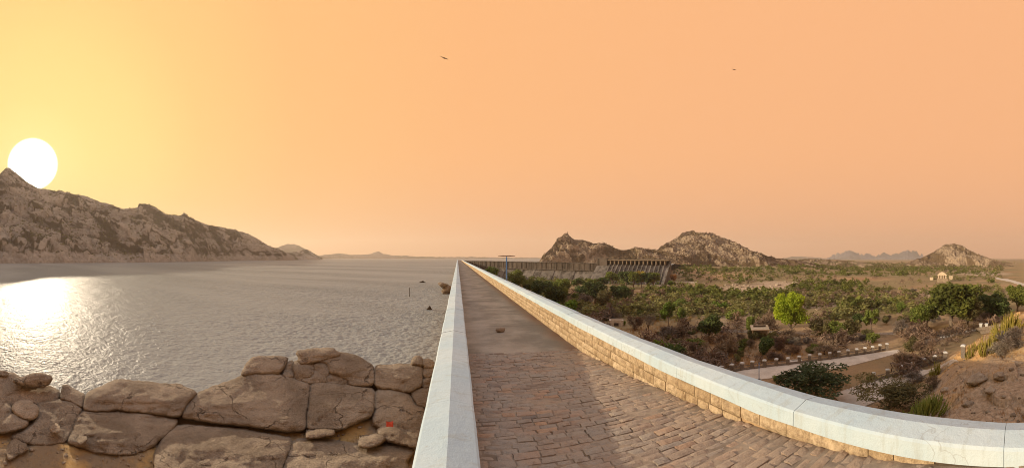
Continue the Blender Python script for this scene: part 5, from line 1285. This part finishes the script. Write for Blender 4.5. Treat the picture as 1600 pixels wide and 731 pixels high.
while cnt < 180 and tries < 6000:
    tries += 1
    px = r.uniform(860, 1545); py = 455 + 150 * r.random() ** 1.7
    floor_ = HY + F * .447 * math.sin((px - VX) / F) - 4
    if py > floor_ or on_road(px, py): continue
    p, R = gp(px, py)
    if float(slope_off(np.array([px]), np.array([R]))[0]) > .5: continue
    if 1120 < px < 1225 and 440 < py < 465: continue
    if float(fbm(np.array([p.x * .03]), np.array([p.y * .03]), 5, 3, 90)[0]) < -.22: continue
    big = r.random() ** 2
    W = 2.0 + 3.0 * big; H = W * r.uniform(.5, .85)
    if not clear_of(p.x, p.y, W * .35): continue
    q = r.random(); acc = 0
    gr = .14 if py < 485 else 0
    for kd in KINDS_:
        acc += kd[4]
        if q < acc: break
    if gr and r.random() < .4: kd = KINDS_[2]
    lab = bush_label(px, py, W, kd)
    if lab in USED: continue
    USED.add(lab)
    o = link('scrub_bush', crown_mesh(kd[0], r.randrange(4), kd[1])); o.location = (p.x, p.y, p.z - .08); o.scale = (W, W, H); o.rotation_euler.z = r.uniform(0, 6.28)
    tag(o, lab, 'bush', kd[3]); cnt += 1

def scrub_stuff(name, key, mat, P, S, label, seed, nper, size, cat='scrub', aspect=.6):
    rr = np.random.default_rng(seed); arrs = []
    for i in range(6): arrs.append(leaf_arrays(blobs_bush(200 + i, 6), nper, size, 300 + i, aspect, .5 if aspect < .3 else 0, .3))
    V, Q, b = [], [], 0
    for p, s in zip(P, S):
        v, q = arrs[rr.integers(6)]; a = rr.uniform(0, 6.28); ca_, sa_ = math.cos(a), math.sin(a); h = s * rr.uniform(.5, .8)
        V.append(np.stack([(v[:, 0] * ca_ - v[:, 1] * sa_) * s + p[0], (v[:, 0] * sa_ + v[:, 1] * ca_) * s + p[1], v[:, 2] * h + p[2] - .05 * h], -1)); Q.append(q + b); b += len(v)
    o = link(name, fast_mesh(name, np.vstack(V), np.vstack(Q), False), ML[mat]); return tag(o, label, cat, None, 'stuff')
def scatter(n, R0, R1, px0, px1, seed, thr, seedn, gamma=1.0):
    rr = np.random.default_rng(seed); m = n * 6
    px = rr.uniform(px0, px1, m); R = 1 / (1 / R0 + (1 / R1 - 1 / R0) * rr.random(m) ** gamma)
    t = (px - VX) / F; x, y = R * np.sin(t), R * np.cos(t); z = terr(x, y)
    k = fbm(x * .018, y * .018, 3, 4, seedn) + .55 * fbm(x * .11, y * .11, 7, 3, seedn + 8) > thr + .10
    k &= (x + y < 290) | (px > 1050)
    py = HY - F * (z - EYE) / R
    k &= ~((((px - 1172) / 52) ** 2 + ((py - 453) / 9) ** 2 < 1) | (((px - 1210) / 38) ** 2 + ((py - 446) / 6) ** 2 < 1))
    k &= slope_off(px, R) < .3
    ru = np.interp(px, [1100, 1160, 1240, 1330, 1402], [594, 580, 569, 558, 547]); k &= ~((px > 1090) & (px < 1412) & (py > ru - 5) & (py < ru + 40))
    return np.stack([x, y, z], -1)[k][:n], R[k][:n]
def sizes(R, lo, hi, seed): rr = np.random.default_rng(seed); return lo + (hi - lo) * rr.random(len(R)) ** 3.2
P, R = scatter(2300, 90, 560, 735, 1760, 1, .02, 50, .75); scrub_stuff('far_scrub', 'bush', 'mid', P, sizes(R, 1.5, 8.5, 1), 'green scrub covering the far plain up to the hills', 1, 72, .062)
P, R = scatter(2900, 85, 600, 735, 1760, 2, -.05, 61, .75); scrub_stuff('far_scrub', 'bush', 'olive', P, sizes(R, 1.1, 6.5, 2), 'olive scrub covering the far plain up to the hills', 2, 64, .062)
P, R = scatter(2700, 44, 560, 735, 1760, 3, -.15, 72, .7); scrub_stuff('dry_scrub', 'twig', 'brown', P, sizes(R, 1.0, 6.0, 3), 'dry brown scrub between the green bushes on the plain', 3, 60, .10, aspect=.14)
P, R = scatter(1700, 300, 1100, 1040, 1760, 4, -.12, 80, .7); scrub_stuff('far_trees', 'bush', 'mid', P, sizes(R, 3.0, 9.0, 4), 'dark green band of far trees below the hills', 4, 60, .07, 'trees')
P, R = scatter(1700, 420, 1150, 1200, 1760, 8, -.3, 84, .6); scrub_stuff('far_scrub', 'bush', 'olive', P, sizes(R, 3.5, 10.0, 8), 'olive scrub on the farthest plain in front of the hazy mountains', 8, 24, .11)
# dry grass on the plain, the slope and the shore
def grass(P, hgt, mat, label, seed, per=9):
    rr = np.random.default_rng(seed); n = len(P); C = np.repeat(P, per, 0); m = len(C)
    C = C + rr.normal(size=(m, 3)) * np.array([.12, .12, 0])
    H = hgt * (.5 + rr.random(m)); lean = rr.normal(size=(m, 2)) * .3
    up = np.stack([lean[:, 0] * H, lean[:, 1] * H, H], -1); a = rr.uniform(0, 6.28, m); wd = np.stack([np.cos(a), np.sin(a), 0 * a], -1) * (.05 * H)[:, None]
    V = np.stack([C - wd, C + wd, C + up + wd * .2, C + up - wd * .2], 1).reshape(-1, 3)
    o = link('dry_grass', fast_mesh('dry_grass', V, np.arange(4 * m).reshape(m, 4), False), ML[mat]); tag(o, label, 'grass', None, 'stuff')
rr = np.random.default_rng(31)
def slope_pts(n, seed, pxa, pxb, ra, rb):
    rr = np.random.default_rng(seed); px = rr.uniform(pxa, pxb, n * 4); R = rr.uniform(ra, rb, n * 4); t = (px - VX) / F; x, y = R * np.sin(t), R * np.cos(t); z = terr(x, y)
    py = HY - F * (z - EYE) / R
    k = (fbm(x * .35, y * .35, 0, 4, 77) > .02) | ((py < 560) & (slope_off(px, R) > 2))
    return np.stack([x, y, z], -1)[k][:n]
grass(slope_pts(1500, 1, 1400, 1760, 18, 56), .22, 'straw', 'golden dry grass on the rocky slope at the right', 1)
P, R = scatter(2600, 40, 150, 900, 1560, 9, -.25, 91, .8); grass(P, .38, 'straw', 'dry grass between the bushes on the reddish plain', 2)
pts = []
for _ in range(520):
    px, Rq = (rr.uniform(-60, 330), rr.uniform(6.6, 8.7)) if rr.random() < .6 else (rr.uniform(400, 650), rr.uniform(8.4, 9.8))
    s, c, _t = ray(px, 0); zz_ = shore_z_ = None
    pts.append((Rq * s, Rq * c, float(np.interp(Rq, [6.5, 8.5, 9.3, 10], [EYE - 4.4, EYE - 4.4, EYE - 4.6, EYE - 4.5]))))
SHP = np.array(pts)
grass(SHP[::3], .055, 'straw', 'ochre dry grass in the dirt between the shore boulders', 3, 12)
# rocks in the dry river bed and on the slope
rr = np.random.default_rng(12); pts, sz = [], []
for _ in range(520):
    px, py = rr.uniform(1105, 1250), rr.uniform(440, 466)
    if ((px - 1172) / 58) ** 2 + ((py - 453) / 10) ** 2 < 1 or ((px - 1210) / 42) ** 2 + ((py - 446) / 7) ** 2 < 1:
        p, R = gp(px, py); pts.append(p[:]); sz.append(.5 + 3.0 * rr.random() ** 4)
for _ in range(160):
    px, py = rr.uniform(1230, 1440), rr.uniform(455, 485); p, R = gp(px, py); pts.append(p[:]); sz.append(.5 + 1.6 * rr.random() ** 3)
rock_heap('river_rocks', pts, sz, M_BOULDER_PALE, 'pale rounded rocks in the dry river bed in the middle of the plain')
pts, sz = [], []
for _ in range(500):
    px, R = rr.uniform(1440, 1720), rr.uniform(19, 44); t = (px - VX) / F; x, y = R * math.sin(t), R * math.cos(t)
    if float(slope_off(np.array([px]), np.array([R]))[0]) < 1.2 or rr.random() > .35 + float(fbm(np.array([x * .3]), np.array([y * .3]), 0, 3, 66)[0]) * 1.6: continue
    pts.append((x, y, gz(x, y) + .02)); sz.append(.1 + .55 * rr.random() ** 3)
rock_heap('slope_rubble', pts, sz, M_BOULDER, 'broken granite rubble strewn on the rocky slope')
for px, py, wp, lab, sd in ((1528, 596, 34, 'large rounded boulder in the middle of the rocky slope', 0), (1548, 612, 18, 'smaller boulder right below the large rounded slope boulder', 3), (1562, 590, 22, 'angular boulder right of the large rounded slope boulder', 5), (1590, 570, 20, 'boulder high on the slope at the right edge', 6), (1512, 634, 22, 'low boulder on the slope close to the parapet', 7), (1478, 610, 16, 'low boulder at the left side of the slope beside the dark dry bush', 2)):
    p, R = gp(px, py); k = wp / F * R; m = rock_mesh('boulder', sd + 20, 3, .32); m.materials.append(M_BOULDER_PALE); o = link('boulder', m); o.location = p + Vector((0, 0, .02 * k)); o.scale = (k * 1.15, k, k * .62); o.rotation_euler.z = sd; tag(o, lab, 'boulder')
# tufts of scrub on the hills
for i, (P, size, mt, sd) in enumerate(TUFTS):
    rr = np.random.default_rng(sd); n = len(P); per = 7; C = np.repeat(P, per, 0); m = len(C)
    C = C + rr.normal(size=(m, 3)) * size * np.array([.32, .32, .16]) + np.array([0, 0, size * .25])
    nr = rr.normal(size=(m, 3)); t = np.cross(nr, rr.normal(size=(m, 3))); t /= np.linalg.norm(t, axis=1)[:, None]; u = np.cross(t, nr); u /= np.linalg.norm(u, axis=1)[:, None]
    s = size * (.14 + .2 * rr.random(m))[:, None]
    V, Q = quads(C, t * s, u * s * .7)
    o = link('hill_scrub', fast_mesh('hill_scrub', V, Q, False), ML[mt]); tag(o, ['scrub tufts on the long bouldery lake hill', 'scrub on the small headland', 'scrub tufts on the steep hill behind the dam wall', 'scrub tufts on the broad domed hill', 'scrub on the low ridge', 'scrub tufts on the isolated pyramid shaped hill', 'scrub on the low brown ridge at the far right'][i], 'scrub', None, 'stuff')

# ------------------------------------------------------------------ haze
HZ = 0.00018
hb = MB(); hb.box(-6400, 6400, -6400, 6400, PLAIN - 2.4, 330)
hm = bpy.data.materials.new('haze'); hm.use_nodes = True; t = NT(hm.node_tree)
pv = t.n('ShaderNodeVolumePrincipled', {'Color': (0.92, 0.79, 0.67, 1), 'Density': HZ, 'Anisotropy': 0.25})
t.n('ShaderNodeOutputMaterial', {1: pv.outputs[0]})
tag(hb.build('haze', hm), 'thin warm haze filling the air over lake and plain', 'haze', None, 'stuff')
